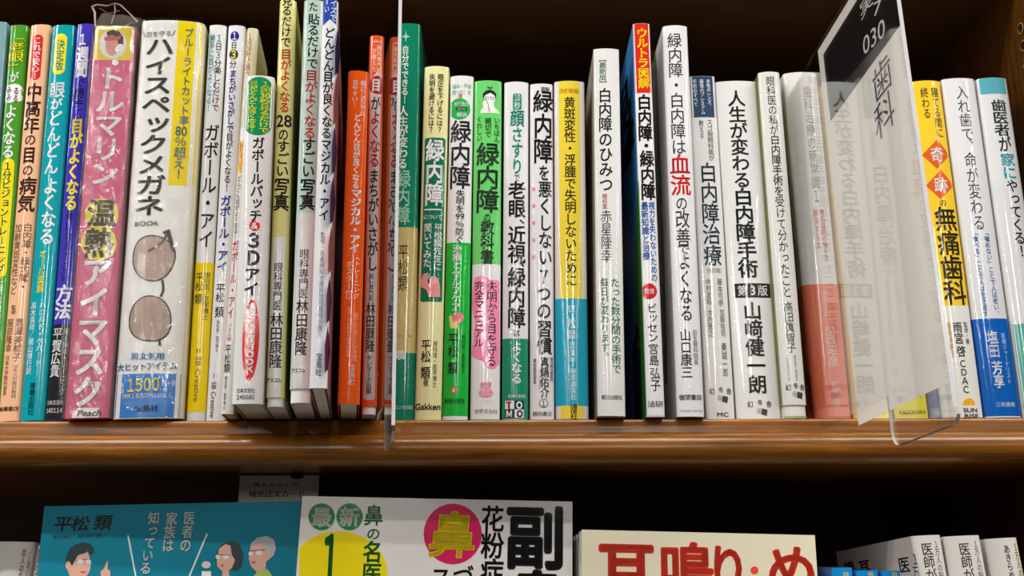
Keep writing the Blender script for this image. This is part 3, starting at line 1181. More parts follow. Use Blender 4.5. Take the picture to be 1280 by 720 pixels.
b.T('失明を{99}％防ぐ', .54, 237, 304, 11, DARK, .01, 'small_lettering')
b.T('治療とセルフケア', .44, 306, 389, 11, WHITE, .02)
b.ell(b.px(.55, 397), 397, 7, 7, (216, 120, 120), 'printed_face')
b.poly([(561, 396), (564, 393), (567, 403), (572, 401), (573, 411), (563, 410)], (236, 214, 130), 'printed_hand')
b.T('平松', .37, 416, 447, 13, (20, 60, 30), .02, 'author_lettering')
b.T('類', .37, 452, 468, 13, (20, 60, 30), .02, 'author_lettering')
b.T('眼科医・医学博士', .78, 418, 466, 4.6, (20, 70, 30), 0, 'small_lettering')
st = []
for k in range(10):
    r_ = 6.4 if k % 2 == 0 else 2.7
    a_ = -math.pi / 2 + k * math.pi / 5
    st.append((567.3 + r_ * math.cos(a_), 487 + r_ * math.sin(a_)))
b.poly(st, (196, 70, 40), 'printed_star')
b.ell(567.3, 487, 2.2, 2.4, (236, 160, 150), 'printed_dot')
b.Hz('新星出版社', .47, 501, 27, 6.5, (20, 60, 30), .01, 'publisher_lettering')
b.done()

b = Book('book', 'light green book with a drawn portrait at its head and a pink cloud below', 587, 625, 593, 627, 100.5, .510, (108, 212, 112), side=(108, 212, 112), sag=.0015)
b.band(330, None, (230, 231, 229), wrap=True, name='printed_band')
# portrait
b.poly([(600, 141), (602, 136), (607, 134), (608, 128), (617, 128), (618, 134), (622, 137), (625, 141)], (240, 244, 240), 'printed_coat')
b.ell(612.2, 122, 7, 8.6, (240, 244, 240), 'printed_face')
b.poly([(604, 124), (603.5, 117), (607, 113.5), (612, 112), (617, 113.5), (620.3, 117), (620, 124), (618, 119), (613, 116), (606.5, 119)], (40, 44, 42), 'printed_hair')
b.line([(612.5, 113), (612.5, 110), (609.5, 110), (609.5, 108.6), (612, 109)], .8, DARK)
b.line([(612.5, 110), (615.5, 110), (615.5, 108.6), (613.6, 109)], .8, DARK)
b.line([(606, 121.5), (611, 121.5), (611, 124), (607, 124.2), (606, 121.5)], .6, DARK)
b.line([(613, 121.5), (618, 121.5), (618, 124), (614, 124.2), (613, 121.5)], .6, DARK)
b.poly([(603, 127), (607, 124), (610, 129), (612, 134), (610, 138), (604, 135)], (240, 244, 240), 'printed_hand')
b.line([(603, 127), (607, 124), (610, 130), (612, 140)], .7, DARK)
b.T('いちばん', .84, 146, 178, 7, (34, 80, 40), .01, 'small_lettering')
b.T('親切で', .52, 147, 172, 8, (34, 80, 40), .01, 'small_lettering')
b.T('くわしい', .2, 145, 176, 7, (34, 80, 40), .01, 'small_lettering')
b.T('緑内障', .52, 178, 266, 29, (44, 60, 48), .025)
b.T('の', .52, 266, 277, 9, (40, 60, 46), .01)
b.T('教科書', .53, 275, 330, 17, (40, 60, 46), .02)
cl = [(592, 352), (594, 346), (601, 344), (608, 346), (613, 350), (620, 349), (626, 352), (626, 376), (624, 384), (625, 400), (625, 440), (624, 455), (618, 461), (610, 460), (604, 451), (596, 448), (589, 444), (588, 436), (592, 428), (592, 416), (594, 404), (592, 394), (590, 380), (591, 364)]
b.poly(cl, (250, 142, 180), 'printed_cloud')
b.T('失明から目を守る', .71, 351, 458, 13, (54, 40, 50), .01, 'small_lettering')
b.T('完全マニュアル', .27, 351, 434, 12, (54, 40, 50), .01, 'small_lettering')
b.Hz('健康', .53, 481, 15, 8, (244, 150, 180), .01, 'publisher_lettering')
b.ell(b.px(.53, 491), 491, 9, 6, (246, 140, 176), 'printed_disc')
b.Hz('実用', .53, 491, 13, 7, (250, 214, 226), .02, 'publisher_lettering')
b.Hz('ブックス', .53, 501, 15, 4.4, (246, 170, 194), .0, 'publisher_lettering')
b.Hz('世界文化社', .54, 514, 30, 5.6, (100, 104, 104), .0, 'publisher_lettering')
b.done()

b = Book('book', 'white book with teal-green lettering above black and a green foot band', 627.5, 660, 629.5, 661.5, 102, .510, (226, 227, 230), sag=.0018)
b.band(423, None, (28, 138, 106), 0, 1, wrap=True, name='obi_band')
GN = (30, 140, 116)
b.band(117, 137, GN, .36, .72, rnd=.0012, name='printed_label')
b.Hz('10', .54, 122, 8, 8, WHITE, .02, 'label_lettering')
b.T('秒', .54, 127, 136, 8, WHITE, .02, 'label_lettering')
b.T('顔', .54, 137, 158, 18, GN, .03)
b.T('さすり', .54, 158, 218, 15, GN, .03)
b.T('で', .54, 217, 227, 8, GN, .01)
b.T('老眼', .54, 226, 272, 22, (32, 31, 32), .035)
b.T('、', .6, 273, 289, 18, (32, 31, 32), .03)
b.T('近視', .54, 282, 329, 22, (32, 31, 32), .035)
b.T('、', .6, 326, 344, 18, (32, 31, 32), .03)
b.T('緑内障', .54, 334, 410, 22, (32, 31, 32), .035)
b.T('は', .55, 411, 421, 9, DARK, .01)
b.T('よくなる', .56, 426, 480, 13, WHITE, .03)
b.Hz('主婦の友社', .55, 495, 22, 4.5, WHITE, 0, 'publisher_lettering')
for x, y, c in ((637, 506, (190, 30, 60)), (649, 506, (36, 34, 80)), (637, 517, (36, 34, 80)), (649, 517, (236, 236, 240))):
    b.poly([(x - 5.6, y - 5.2), (x + 5.6, y - 5.2), (x + 5.6, y + 5.2), (x - 5.6, y + 5.2)], (234, 234, 236) if c[0] != 36 else c, 'publisher_mark')
b.T('Ｔ', .26, 501, 511.5, 9, (190, 30, 60), .09, 'publisher_lettering')
b.T('Ｏ', .66, 501, 511.5, 9, WHITE, .09, 'publisher_lettering')
b.T('Ｍ', .28, 512, 522, 9, WHITE, .07, 'publisher_lettering')
b.T('Ｏ', .68, 512, 522, 9, (60, 30, 70), .09, 'publisher_lettering')
b.done()

b = Book('book', 'white book with very large black lettering and pink dots down its left side', 662, 694, 662.5, 691.5, 104.5, .510, (226, 226, 228), side=(220, 90, 130), sag=.0014)
b.Hz('図解', .66, 111.5, 11, 6, DARK, .01)
b.T('緑', .56, 113, 140, 25, (30, 29, 30), .03)
b.T('内障', .56, 142, 204, 24, (30, 29, 30), .03)
b.T('を', .6, 206, 226, 14, (34, 33, 34), .02)
b.T('悪くしない', .64, 226, 332, 17, (34, 33, 34), .02)
b.T('７つの', .58, 335, 399, 18, (34, 33, 34), .02)
b.T('習慣', .6, 400, 443, 19, (30, 29, 30), .025)
for y in (236, 257, 278, 300, 321):
    b.ell(b.px(.16, y), y, 2.1, 2.5, (240, 130, 160), 'printed_dot')
b.T('真鍋佑介', .6, 446, 497, 11, DARK, .02, 'author_lettering')
b.T('眼科医院院長', .2, 448, 480, 4, DARK, .01, 'small_lettering')
b.T('緑内障治療専門', .88, 446, 478, 4, (60, 70, 110), .01, 'small_lettering')
b.T('たじみ岩瀬眼科', .42, 462, 488, 3, (90, 90, 90), 0, 'small_lettering')
b.ell(b.px(.55, 504), 504, 5.6, 5.6, DARK, 'printed_disc')
b.ell(b.px(.55, 504), 504, 4.7, 4.7, (226, 226, 228), 'printed_disc')
b.T('１', .55, 499.6, 508.4, 6, DARK, .01, 'disc_lettering')
b.Hz('鶴田書店', .5, 517, 25, 5.6, DARK, .0, 'publisher_lettering')
b.done()

b = Book('book', 'yellow book with a sky-blue wrap band over its lower third', 695, 736.5, 692.5, 731, 101, .508, (222, 220, 214), side=(160, 30, 50), sag=.0018)
b.band(None, None, (236, 212, 64), .15, .83)
b.band(373, 507, (30, 164, 196), wrap=True, name='obi_band')
b.Hz('改訂新版', .49, 113.5, 25, 6, (226, 132, 30), .02)
b.T('黄斑変性・浮腫で失明しないために', .5, 121, 358, 14.5, (58, 52, 30), .02)
b.T('平松', .5, 381, 411, 10, WHITE, .01, 'author_lettering')
b.T('類', .5, 412, 424, 10, WHITE, .01, 'author_lettering')
b.T('眼科専門医', .52, 427, 452, 7, (210, 232, 240), .0, 'small_lettering')
b.T('時事通信社', .53, 460, 500, 8, (214, 236, 242), .0, 'publisher_lettering')
b.T('通信社', .54, 505, 524, 9, (60, 56, 30), .02, 'publisher_lettering')
b.done()

b = Book('book', 'white glossy book with green bracketed print at its head, right of the yellow one', 746.5, 783, 742, 774, 60.5, .497, (226, 227, 226), side=(196, 194, 178), sag=.0013, rc=.0008)
b.T('【最新版】', .35, 70, 108, 9, (44, 120, 96), .01, 'small_lettering')
b.T('白内障のひみつ', .42, 110, 240, 17, (34, 33, 34), .02)
b.T('眼科医', .36, 242, 261, 6, (206, 70, 60), .01, 'small_lettering')
b.T('赤星隆幸', .4, 262, 328, 14, (64, 62, 62), .0, 'author_lettering')
b.T('たった数分間の手術で', .7, 347, 467, 12, (56, 120, 84), .01, 'small_lettering')
b.T('毎日が変わります。', .3, 347, 452, 10, (56, 120, 84), .01, 'small_lettering')
b.Hz('朝日出版社', .52, 496.5, 27, 6, DARK, .01, 'publisher_lettering')
b.done()

b = Book('book', 'red-headed white book whose left side shows a blue and green picture cover', 808, 832, 791, 812.5, 29, .496, (230, 230, 232), side=(70, 150, 225), side_r=(226, 226, 226), D=.11, sag=.0010, rc=.0008)
b.band(None, 116, (214, 44, 34), 0, 1, name='printed_band')
b.T('ウルトラ図解', .52, 35, 110, 14, (246, 208, 30), .06, 'label_lettering')
b.T('白内障', .5, 118, 176, 18, BLACK, .045)
b.T('・', .52, 174, 190, 18, BLACK, .05)
b.T('緑内障', .54, 188, 250, 18, BLACK, .045)
b.T('視力を失わないための', .7, 252, 352, 8, (36, 96, 178), .03, 'small_lettering')
b.T('最新知識と治療', .3, 252, 325, 9, (36, 96, 178), .03, 'small_lettering')
b.ell(b.px(.4, 364), 364, 9.6, 10, (206, 36, 40), 'printed_disc')
b.Hz('監修', .4, 364, 13, 7, WHITE, .01, 'disc_lettering')
b.T('ビッセン', .5, 379, 428, 13, DARK, .01, 'author_lettering')
b.T('宮島', .5, 429, 457, 13, DARK, .01, 'author_lettering')
b.T('弘子', .54, 459, 489, 13, DARK, .01, 'author_lettering')
b.Hz('法研', .5, 505, 20, 8, DARK, .01, 'publisher_lettering')
b.band(521, None, (216, 190, 186), 0, 1)
lf = b.left_face()
x1_ = -.0007
zt = b.H - .0005
zg = b.vz(238)


def lface(pts, col, nm):
    lf.flat(pts, col, nm)


lface([(x1_, .0005), (x1_, b.vz(225)), (-.010, b.vz(245)), (-.022, b.vz(300)), (-.034, b.vz(420)), (-.04, .0005)], (60, 140, 46), 'printed_picture')
lface([(-.016, .0005), (-.016, b.vz(430)), (-.020, b.vz(395)), (-.030, b.vz(390)), (-.05, b.vz(420)), (-.05, .0005)], (52, 46, 50), 'printed_picture')
lf.col_px('白内障', (777, 118), (786, 206), 16, BLACK, .06, 'title_lettering')
for x, y in ((792, 404), (797, 430), (789, 388)):
    lf.ell(x, y, 2, 4, (196, 70, 60), 'printed_picture', n=10)
lf.done()
b.done()

b = Book('book', 'tall white book with two large red characters in its title', 847, 882, 828.5, 860, 31.5, .500, (230, 231, 234), side=(216, 212, 214), sag=.0018, D=.14)
lf = b.left_face()
lf.line([(815.5, 64), (817.5, 66), (819.5, 84), (827, 280), (831, 400), (833, 480)], 3.4, (126, 156, 76), 'printed_frame_line')
b.T('緑内障・白内障は', .44, 41, 193, 18, (62, 60, 64), .01)
b.T('血流', .46, 192, 244, 25, (212, 38, 44), .03)
b.T('の', .46, 245, 263, 15, (62, 60, 64), .01)
b.T('改善', .47, 262, 308, 18, (62, 60, 64), .01)
b.T('で', .47, 305, 318, 16, (62, 60, 64), .01)
b.T('よくなる', .48, 316, 402, 16, (50, 48, 52), .02)
b.T('山口康三', .4, 411, 473, 14, DARK, .02, 'author_lettering')
b.T('回生眼科院長', .76, 412, 456, 6, (70, 70, 74), .0, 'small_lettering')
b.Hz('徳間書店', .5, 496.5, 29, 7, DARK, .02, 'publisher_lettering')
b.Hz('TOKUMA SHOTEN', .5, 513.5, 29, 3, (120, 120, 124), .0, 'publisher_lettering')
b.done()

b = Book('book', 'white book with a slate-blue head block and navy lettering', 883, 920.5, 862, 893.5, 95, .512, (228, 227, 226), side=(220, 219, 217), sag=.0008)
b.band(None, 146.5, (52, 76, 104), 0, 1, name='printed_band')
b.T('多焦点レンズ、', .72, 99, 135, 5, (236, 238, 240), .02, 'small_lettering')
b.T('最後のプレミアム', .46, 99, 143, 5, (236, 238, 240), .02, 'small_lettering')
b.T('手術のすべて', .2, 99, 133, 5, (236, 238, 240), .02, 'small_lettering')
b.T('スゴ腕眼科医が', .68, 149, 201, 7, (70, 76, 84), .0, 'small_lettering')
b.T('教える', .36, 150, 173, 6, (70, 76, 84), .0, 'small_lettering')
b.T('白内障治療', .52, 203, 332, 22, (46, 60, 80), .015)
b.Hz('〔改訂版〕', .54, 338, 26, 6, (96, 96, 100), .0)
b.T('藤本可奈', .72, 348, 383, 6.4, (84, 82, 82), .0, 'author_lettering')
b.T('加藤祐司', .74, 386, 421, 6.4, (84, 82, 82), .0, 'author_lettering')
b.T('秦誠一郎', .74, 428, 471, 7, (84, 82, 82), .0, 'author_lettering')
b.T('中村友昭', .3, 348, 381, 6.4, (84, 82, 82), .0, 'author_lettering')
b.T('大内雅之', .3, 386, 421, 6.4, (84, 82, 82), .0, 'author_lettering')


def gentosha(b, y, s=1.0, u=.5):
    b.Hz('幻', u - .28 * s, y + 1, 7, 8, (60, 58, 58), .01, 'publisher_lettering')
    b.Hz('冬', u + .04 * s, y - 1, 7, 7, (60, 58, 58), .01, 'publisher_lettering')
    b.Hz('舎', u + .32 * s, y + 1, 7, 8, (60, 58, 58), .01, 'publisher_lettering')
    x = b.px(u + .08 * s, y + 11)
    b.poly([(x - 6, y + 5), (x + 7, y + 8), (x + 6, y + 16), (x - 7, y + 12)], (196, 192, 190), 'publisher_mark')
    b.poly([(x, y + 6.5), (x + 7, y + 8), (x + 6, y + 16), (x - 1, y + 14)], (70, 68, 68), 'publisher_mark')
    b.line([(x - 4, y + 8), (x - 3, y + 12), (x - 1, y + 9)], .8, (100, 98, 98), 'publisher_mark')


gentosha(b, 488, 1, .5)
b.Hz('MC', .56, 518, 15, 5.5, (70, 68, 68), .03, 'publisher_lettering')
b.done()

b = Book('book', 'broad white book with bold black title and a black edition box', 922, 978, 894.5, 946.5, 101, .512, (230, 231, 230), side=(222, 222, 220), sag=.0016)
b.T('人生が変わる', .47, 113, 235, 22, (40, 42, 44), .03)
b.T('白内障手術', .47, 235, 347, 24, (36, 38, 40), .04)
b.band(354, 372, (44, 44, 46), .13, .96, name='printed_label')
b.Hz('第3版', .54, 363, 38, 13, WHITE, .03, 'label_lettering')
b.T('山﨑健一朗', .5, 377, 492, 23, (38, 38, 40), .035, 'author_lettering')
gentosha(b, 504, .7, .5)
b.done()

b = Book('book', 'slim white book with an olive-green left side, just left of the white sign', 981, 1011.5, 948.5, 975.5, 89.5, .506, (224, 223, 219), side=(112, 122, 46), sag=.0016, jacket=506, under=(226, 226, 222))
b.T('眼科医の私が', .5, 95, 168, 11, (60, 58, 56), .0)
b.T('白内障手術を', .5, 168, 245, 12, (56, 54, 52), .01)
b.T('受けて分かったこと', .5, 245, 372, 12, (56, 54, 52), .0)
b.T('高田眞智子', .5, 377, 441, 12, (56, 54, 52), .0, 'author_lettering')
b.T('TAKADA MACHIKO'.replace(' ', ''), .3, 444, 476, 3, (120, 118, 116), .0, 'small_lettering')
b.T('眼科院長・医学博士', .62, 444, 476, 3, (120, 118, 116), .0, 'small_lettering')
gentosha(b, 483, 1, .52)
b.band(520, None, (118, 176, 74), 0, 1, name='printed_band')
b.done()

b = Book('book', 'white book with a coral-orange wrap band, seen through the clear edge of the white sign', 1020, 1066, 979.5, 1023, 90, .514, (230, 226, 226), side=(226, 222, 222), sag=.0022)
b.band(355, None, (238, 112, 84), wrap=True, name='obi_band')
b.T('歯科治療の新常識', .62, 107, 236, 11, (84, 82, 84), .0)
b.T('１', .6, 236, 254, 10, (84, 82, 84), .0)
b.T('歯科医師の悩みを', .72, 261, 326, 6, (240, 130, 110), .03, 'small_lettering')
b.T('解決する本', .52, 261, 312, 6, (240, 130, 110), .03, 'small_lettering')
b.T('小西昭彦', .62, 404, 458, 12, (250, 226, 216), .01, 'author_lettering')
b.T('歯科医師会会員', .56, 364, 396, 5, (250, 206, 190), .0, 'small_lettering')
b.T('阿部出版', .6, 477, 509, 8, (250, 220, 210), .01, 'publisher_lettering')
b.done()

b = Book('book', 'thin apricot-yellow book behind the paper of the white sign', 1068, 1080, 1028, 1038, 105, .514, (232, 190, 110), sag=.0008)
b.T('歯科', .5, 478, 496, 5, DARK, .01, 'small_lettering')
b.done()
b = Book('book', 'pale yellow book whose foot shows beneath the white sign, left of the vivid yellow one', 1081, 1118, 1039, 1073, 105, .514, (238, 232, 130))
b.Hz('くすり', .5, 516, 16, 5, (70, 66, 40), .0)
b.Hz('・・・', .45, 509, 22, 4, (70, 66, 40), .0)
b.done()
b = Book('book', 'vivid yellow book whose foot shows beneath the white sign', 1120, 1163.5, 1074, 1112, 105, .514, (242, 226, 36))
b.Hz('健康法', .55, 494, 26, 6, (80, 72, 30), .0)
b.Hz('KADOKAWA', .52, 515, 34, 5.5, (60, 56, 20), .01, 'publisher_lettering')
b.done()
b = Book('book', 'slate-blue book foot beneath the near edge of the white sign', 1164.5, 1178.5, 1113, 1126, 105, .514, (106, 120, 158))
b.band(510, None, (150, 160, 184), 0, 1)
b.Hz('文庫', .5, 516, 10, 5, (220, 226, 236), .0)
b.done()
b = Book('book', 'thin white book between the white sign and the golden yellow spine', 1179.5, 1191.5, 1127, 1138.5, 97.5, .512, (230, 230, 228), sag=.0008)
b.done()

b = Book('book', 'golden yellow book with two orange-red diamonds, first spine right of the white sign', 1193, 1231, 1139.5, 1178, 100.5, .508, (246, 204, 52), side=(240, 200, 70), sag=.0018)
b.band(382, None, (230, 229, 224), wrap=True)
b.T('寝てる間に', .72, 109, 172, 10, (96, 80, 30), .01, 'small_lettering')
b.T('終わる', .36, 109, 148, 10, (96, 80, 30), .01, 'small_lettering')
for y, ch in ((193, '奇'), (231, '跡')):
    cx = b.px(.52, y)
    b.poly([(cx, y - 19), (cx + 17.5, y), (cx, y + 18), (cx - 17.5, y)], (224, 96, 42), 'printed_diamond')
    b.T(ch, .53, y - 9, y + 9, 17, WHITE, .03, 'diamond_lettering')
b.T('の', .52, 249, 258, 9, (70, 60, 26), .01)
b.T('無痛歯科', .56, 258, 381, 28, (56, 48, 22), .025)
b.T('雨宮', .48, 402, 430, 11, DARK, .01, 'author_lettering')
b.T('啓', .5, 432, 446, 11, DARK, .01, 'author_lettering')
b.T('ＣＤＡＣ', .5, 449, 492, 10, DARK, .01, 'author_lettering')
b.T('監修・著', .76, 402, 430, 5, DARK, .0, 'small_lettering')
b.T('鎮静麻酔法', .22, 402, 446, 4, (236, 190, 90), .01, 'small_lettering')
cx = b.px(.54, 506)
b.poly([(cx + 8 * math.cos(math.radians(a)), 506.5 - 9 * math.sin(math.radians(a))) for a in range(0, 181, 15)], (240, 180, 30), 'publisher_mark')
b.Hz('SUN', .56, 512.5, 17, 5.4, DARK, .03, 'publisher_lettering')
b.Hz('RISE', .58, 519.5, 17, 4.6, DARK, .03, 'publisher_lettering')
b.done()

b = Book('book', 'white book with a royal blue foot band, right of the golden yellow spine', 1233, 1281, 1179.5, 1219, 97.5, .508, (228, 228, 232), side=(214, 208, 200), sag=.0018)
b.band(398, 520, (10, 96, 188), wrap=True, name='obi_band')
b.T('入れ歯で', .52, 107, 176, 15, (58, 58, 62), .0)
b.T('、', .5, 172, 192, 15, (58, 58, 62), .0)
b.T('命が変わる', .5, 190, 288, 15, (58, 58, 62), .0)
b.T('「噛めない」ことで人は老い、', .67, 287, 396, 7, (60, 110, 186), .02, 'small_lettering')
b.T('「食べる」ことで人は生き返す', .34, 287, 396, 7, (60, 110, 186), .02, 'small_lettering')
b.T('塩田', .44, 413, 447, 14, WHITE, .02, 'author_lettering')
b.T('芳享', .46, 451, 485, 14, WHITE, .02, 'author_lettering')
b.T('医療ジャーナリスト', .76, 416, 480, 6, (190, 214, 240), .0, 'small_lettering')
b.Hz('三和書籍', .56, 505.5, 26, 6, (200, 220, 240), .0, 'publisher_lettering')
b.done()

b = Book('book', 'white book with a turquoise head band, rightmost spine of the row', 1281, 1324, 1223, 1260, 97, .508, (226, 228, 230), side=(210, 212, 214), sag=.0018)
b.band(None, 117, (90, 176, 190), .05, 1, name='printed_band')
b.band(404, None, (96, 176, 164), 0, 1, name='obi_band')
b.T('歯医者', .56, 124, 170, 19, (40, 42, 46), .03)
b.T('が', .58, 170, 190, 16, (40, 42, 46), .03)
b.T('家に', .6, 191, 224, 18, (56, 160, 176), .04)
b.T('やってくる！', .62, 224, 322, 15, (40, 42, 46), .03)
b.T('訪問歯科診療の本', .8, 330, 384, 6, DARK, .01, 'small_lettering')
b.T('伸びる健康寿命', .4, 430, 500, 8, WHITE, .01, 'small_lettering')
b.done()

# ---------------------------------------------------------------- acrylic divider signs
ACR = sheet('clear_acrylic', (.994, .994, .99), .02, 1.27, .006)
RIM = mat((190, 186, 182), .15, .0, 'acrylic_rim_glint')  # rim and edge painted pale to stand for light caught in the acrylic
EDGE = mat((214, 214, 220), .12, .0, 'acrylic_edge_glint')


def plate_outline(pts, r):
    """round the two lower corners of the tab"""
    return pts


def divider(name, label, near, ang, far_len, z_top, z_tab, tab_len, lean=0.0, back=0.0, foot_z=ZS + .0006):
    """upright clear sleeve that juts out between the books; local x runs towards the viewer, z up"""
    # origin on the plate where it meets the spines
    d = Vector((math.sin(ang), -math.cos(ang), 0))          # towards the viewer
    nrm = Vector((math.cos(ang), math.sin(ang), 0))         # into the plate, away from its left face
    L = far_len
    o = Vector((near[0], near[1], 0)) - d * L
    M = Matrix(((d.x, nrm.x, 0, o.x), (d.y, nrm.y, 0, o.y), (d.z, nrm.z, 1, 0), (0, 0, 0, 1)))
    M.translation = (o.x, o.y, ZS)
    M = Matrix.Translation((near[0], near[1], ZS)) @ Matrix.Rotation(-lean, 4, 'Y') @ Matrix.Rotation(-back, 4, 'X') @ Matrix.Translation((-near[0], -near[1], -ZS)) @ M
    root = empty(name, M)
    tag(root, label, 'divider sign')
    zt, zf, zb = z_top - ZS, foot_z - ZS, z_tab - ZS
    x0, x1 = 0, L
    xt = L - tab_len
    r = .006

    def arc(cx, cz, a0, a1):
        return [(cx + r * math.cos(math.radians(a0 + (a1 - a0) * k / 6)), cz + r * math.sin(math.radians(a0 + (a1 - a0) * k / 6))) for k in range(7)]
    out = [(x0, zt), (x0, zf), (xt, zf)] + arc(xt + r, zb + r, 180, 270) + arc(x1 - r * .5, zb + r, 270, 330) + [(x1, zb + r), (x1, zt)]
    n = len(out)
    for nm, ya, yb_ in (('front_sheet', 0, .0004), ('back_sheet', .0011, .0015)):
        vs = [(x, ya, z) for x, z in out] + [(x, yb_, z) for x, z in out]
        fs = [tuple(range(n)), tuple(range(2 * n - 1, n - 1, -1))] + [(i, n + i, n + (i + 1) % n, (i + 1) % n) for i in range(n)]
        link(nm, pydata(nm, vs, fs), ACR, root)
    link('polished_edge', box_me('polished_edge', x1 + .00005, x1 + .0005, 0, .0015, zb + .006, zt), EDGE, root)
    rim = [(xt - .0001, zf)] + [(x, z) for x, z in out[3:17]]
    vs = [(x, y, z) for x, z in rim for y in (.0001, .0014)] + [(x + (.00022 if i < 5 else 0), y, z + (.00022 if i >= 4 else 0)) for i, (x, z) in enumerate(rim) for y in (.0001, .0014)]
    k = len(rim)
    fs = []
    for i in range(k - 1):
        fs += [(2 * i, 2 * i + 1, 2 * i + 3, 2 * i + 2), (2 * k + 2 * i, 2 * k + 2 * i + 2, 2 * k + 2 * i + 3, 2 * k + 2 * i + 1)]
    link('tab_rim', pydata('tab_rim', vs, fs), RIM, root)
    return root, M


root, M = divider('divider_sign', 'clear acrylic divider sign with white paper, black header and dentistry lettering', (.1582, .3615), .03, .160, CAM_Z + .2515, CAM_Z + .0438, .0575, .002, .048)
Lp = .160
xp0, xp1 = Lp - .094, Lp - .0012
zp0, zp1 = CAM_Z + .0592 - ZS, CAM_Z + .2505 - ZS
CARD = mat((240, 234, 226), .5, .0, 'card')
link('paper_insert', box_me('paper_insert', xp0, xp1, .0008, .0009, zp0, zp1), CARD, root)
fc = Face(M @ Matrix.Translation((0, .0008, 0)), root)
zh = CAM_Z + .2075 - ZS
fc.flat([(xp0 + .0068, zh), (xp1, zh), (xp1, zp1 - .006), (xp0 + .0068, zp1 - .006)], (34, 33, 34), 'black_header')
fc.col_px('実', (1083, -8), (1083, 17), 19, (236, 234, 230), .0, 'header_lettering')
fc.row_px('7', (1092, 12), (1102, 6), 19, (236, 234, 230), .0, 'header_lettering')
fc.row_px('030', (1079, 58), (1106, 32), 25, (236, 234, 230), .0, 'header_lettering')
fc.col_px('歯科', (1101, 74), (1107, 168), 27, (52, 50, 50), .0, 'sign_lettering')
fc.done()

root, M = divider('divider_sign', 'clear acrylic divider seen almost edge-on between the orange-red and dark green books', (-.0492, .408), math.radians(11), .099, CAM_Z + .276, CAM_Z + .0438, .043, .012, .02)

# ---------------------------------------------------------------- the lower shelf
class Cover(Face):
    """a book shown face out, leaning back; measured from its two top corners"""

    def __init__(self, label, tl, tr, Yl, Yr, tilt, color, th=.016, side=WHITE, group='books shown face out on the lower shelf', rough=.2, spec=.5):
        a, c = at(tl[0], tl[1], Yl), at(tr[0], tr[1], Yr)
        w = (c - a).length
        ex = (c - a).normalized()
        t = math.radians(tilt)
        up = Vector((0, math.sin(t), math.cos(t)))
        up = (up - ex * up.dot(ex)).normalized()
        ey = up.cross(ex)
        mid = (a + c) / 2
        H = (min(a.z, c.z) - ZL - .001) / up.z
        o = mid - up * H
        M = Matrix(((ex.x, ey.x, up.x, o.x), (ex.y, ey.y, up.y, o.y), (ex.z, ey.z, up.z, o.z), (0, 0, 0, 1)))
        root = empty('book', M)
        tag(root, label, 'book', group)
        super().__init__(M, root)
        self.w, self.H = w, H
        self.gloss = rough
        hw = w / 2
        link('front_cover', box_me('front_cover', -hw, hw, 0, .0005, 0, H), mat(color, rough, spec=spec), root)
        link('spine', box_me('spine', hw - .0006, hw, .0006, th - .0006, 0, H), mat(side, .3), root)
        link('back_cover', box_me('back_cover', -hw, hw, th - .0005, th, 0, H), mat(side, .3), root)
        link('page_block', box_me('page_block', -hw + .001, hw - .0008, .0007, th - .0007, .0005, H - .0012), PAGES, root)


SKIN = (226, 172, 152)
t = Cover('teal face-out book with a cartoon man and a couple in glasses', (55.5, 633), (376.5, 626), .5115, .516, 2.5, (14, 128, 152), rough=.45, spec=.15, side=(20, 120, 140))
t.row_px('平松', (68, 654.5), (112, 654), 19, (14, 24, 30), .02, 'author_lettering', .12)
t.row_px('類', (118, 653), (140, 652.5), 19, (14, 24, 30), .02, 'author_lettering', .12)
t.row_px('医学博士・眼科専門医', (66, 671), (128, 669), 5, (14, 34, 44), .0, 'small_lettering')
t.col_px('医者の', (238, 639), (231, 690), 14, (236, 232, 226), .02)
t.col_px('家族は', (216, 640), (209, 690), 14, (236, 232, 226), .02)
t.col_px('知っている', (194, 640), (181, 718), 14, (236, 232, 226), .02)
t.line([(160, 669), (170, 722)], 2, (226, 226, 224), 'printed_line')
t.line([(259, 667), (236, 722)], 2, (226, 226, 224), 'printed_line')
# cartoon man
t.poly([(83, 708), (84, 700), (90, 697), (110, 690), (114, 704), (112, 714), (107, 722), (88, 722)], SKIN, 'printed_face')
t.poly([(82, 703), (83, 694), (88, 685), (96, 680), (104, 678), (113, 680), (118, 686), (117, 692), (112, 694), (110, 688), (105, 692), (99, 692), (94, 700), (90, 708), (86, 701)], (20, 46, 50), 'printed_hair')
t.ell(85.5, 707, 3.4, 5, SKIN, 'printed_ear')
t.line([(95, 701), (104, 699.5), (113, 699)], .8, DARK)
t.ell(100.5, 702, 4.2, 3, (226, 228, 230), 'printed_lens')
t.ell(110.5, 702, 3.2, 3, (226, 228, 230), 'printed_lens')
t.ell(104, 715, 3.4, 1.2, (190, 90, 90), 'printed_mouth')
t.poly([(126, 722), (126, 714), (130, 711), (133.5, 702), (135.5, 701.5), (134.5, 711), (138, 714), (138, 722)], SKIN, 'printed_hand')
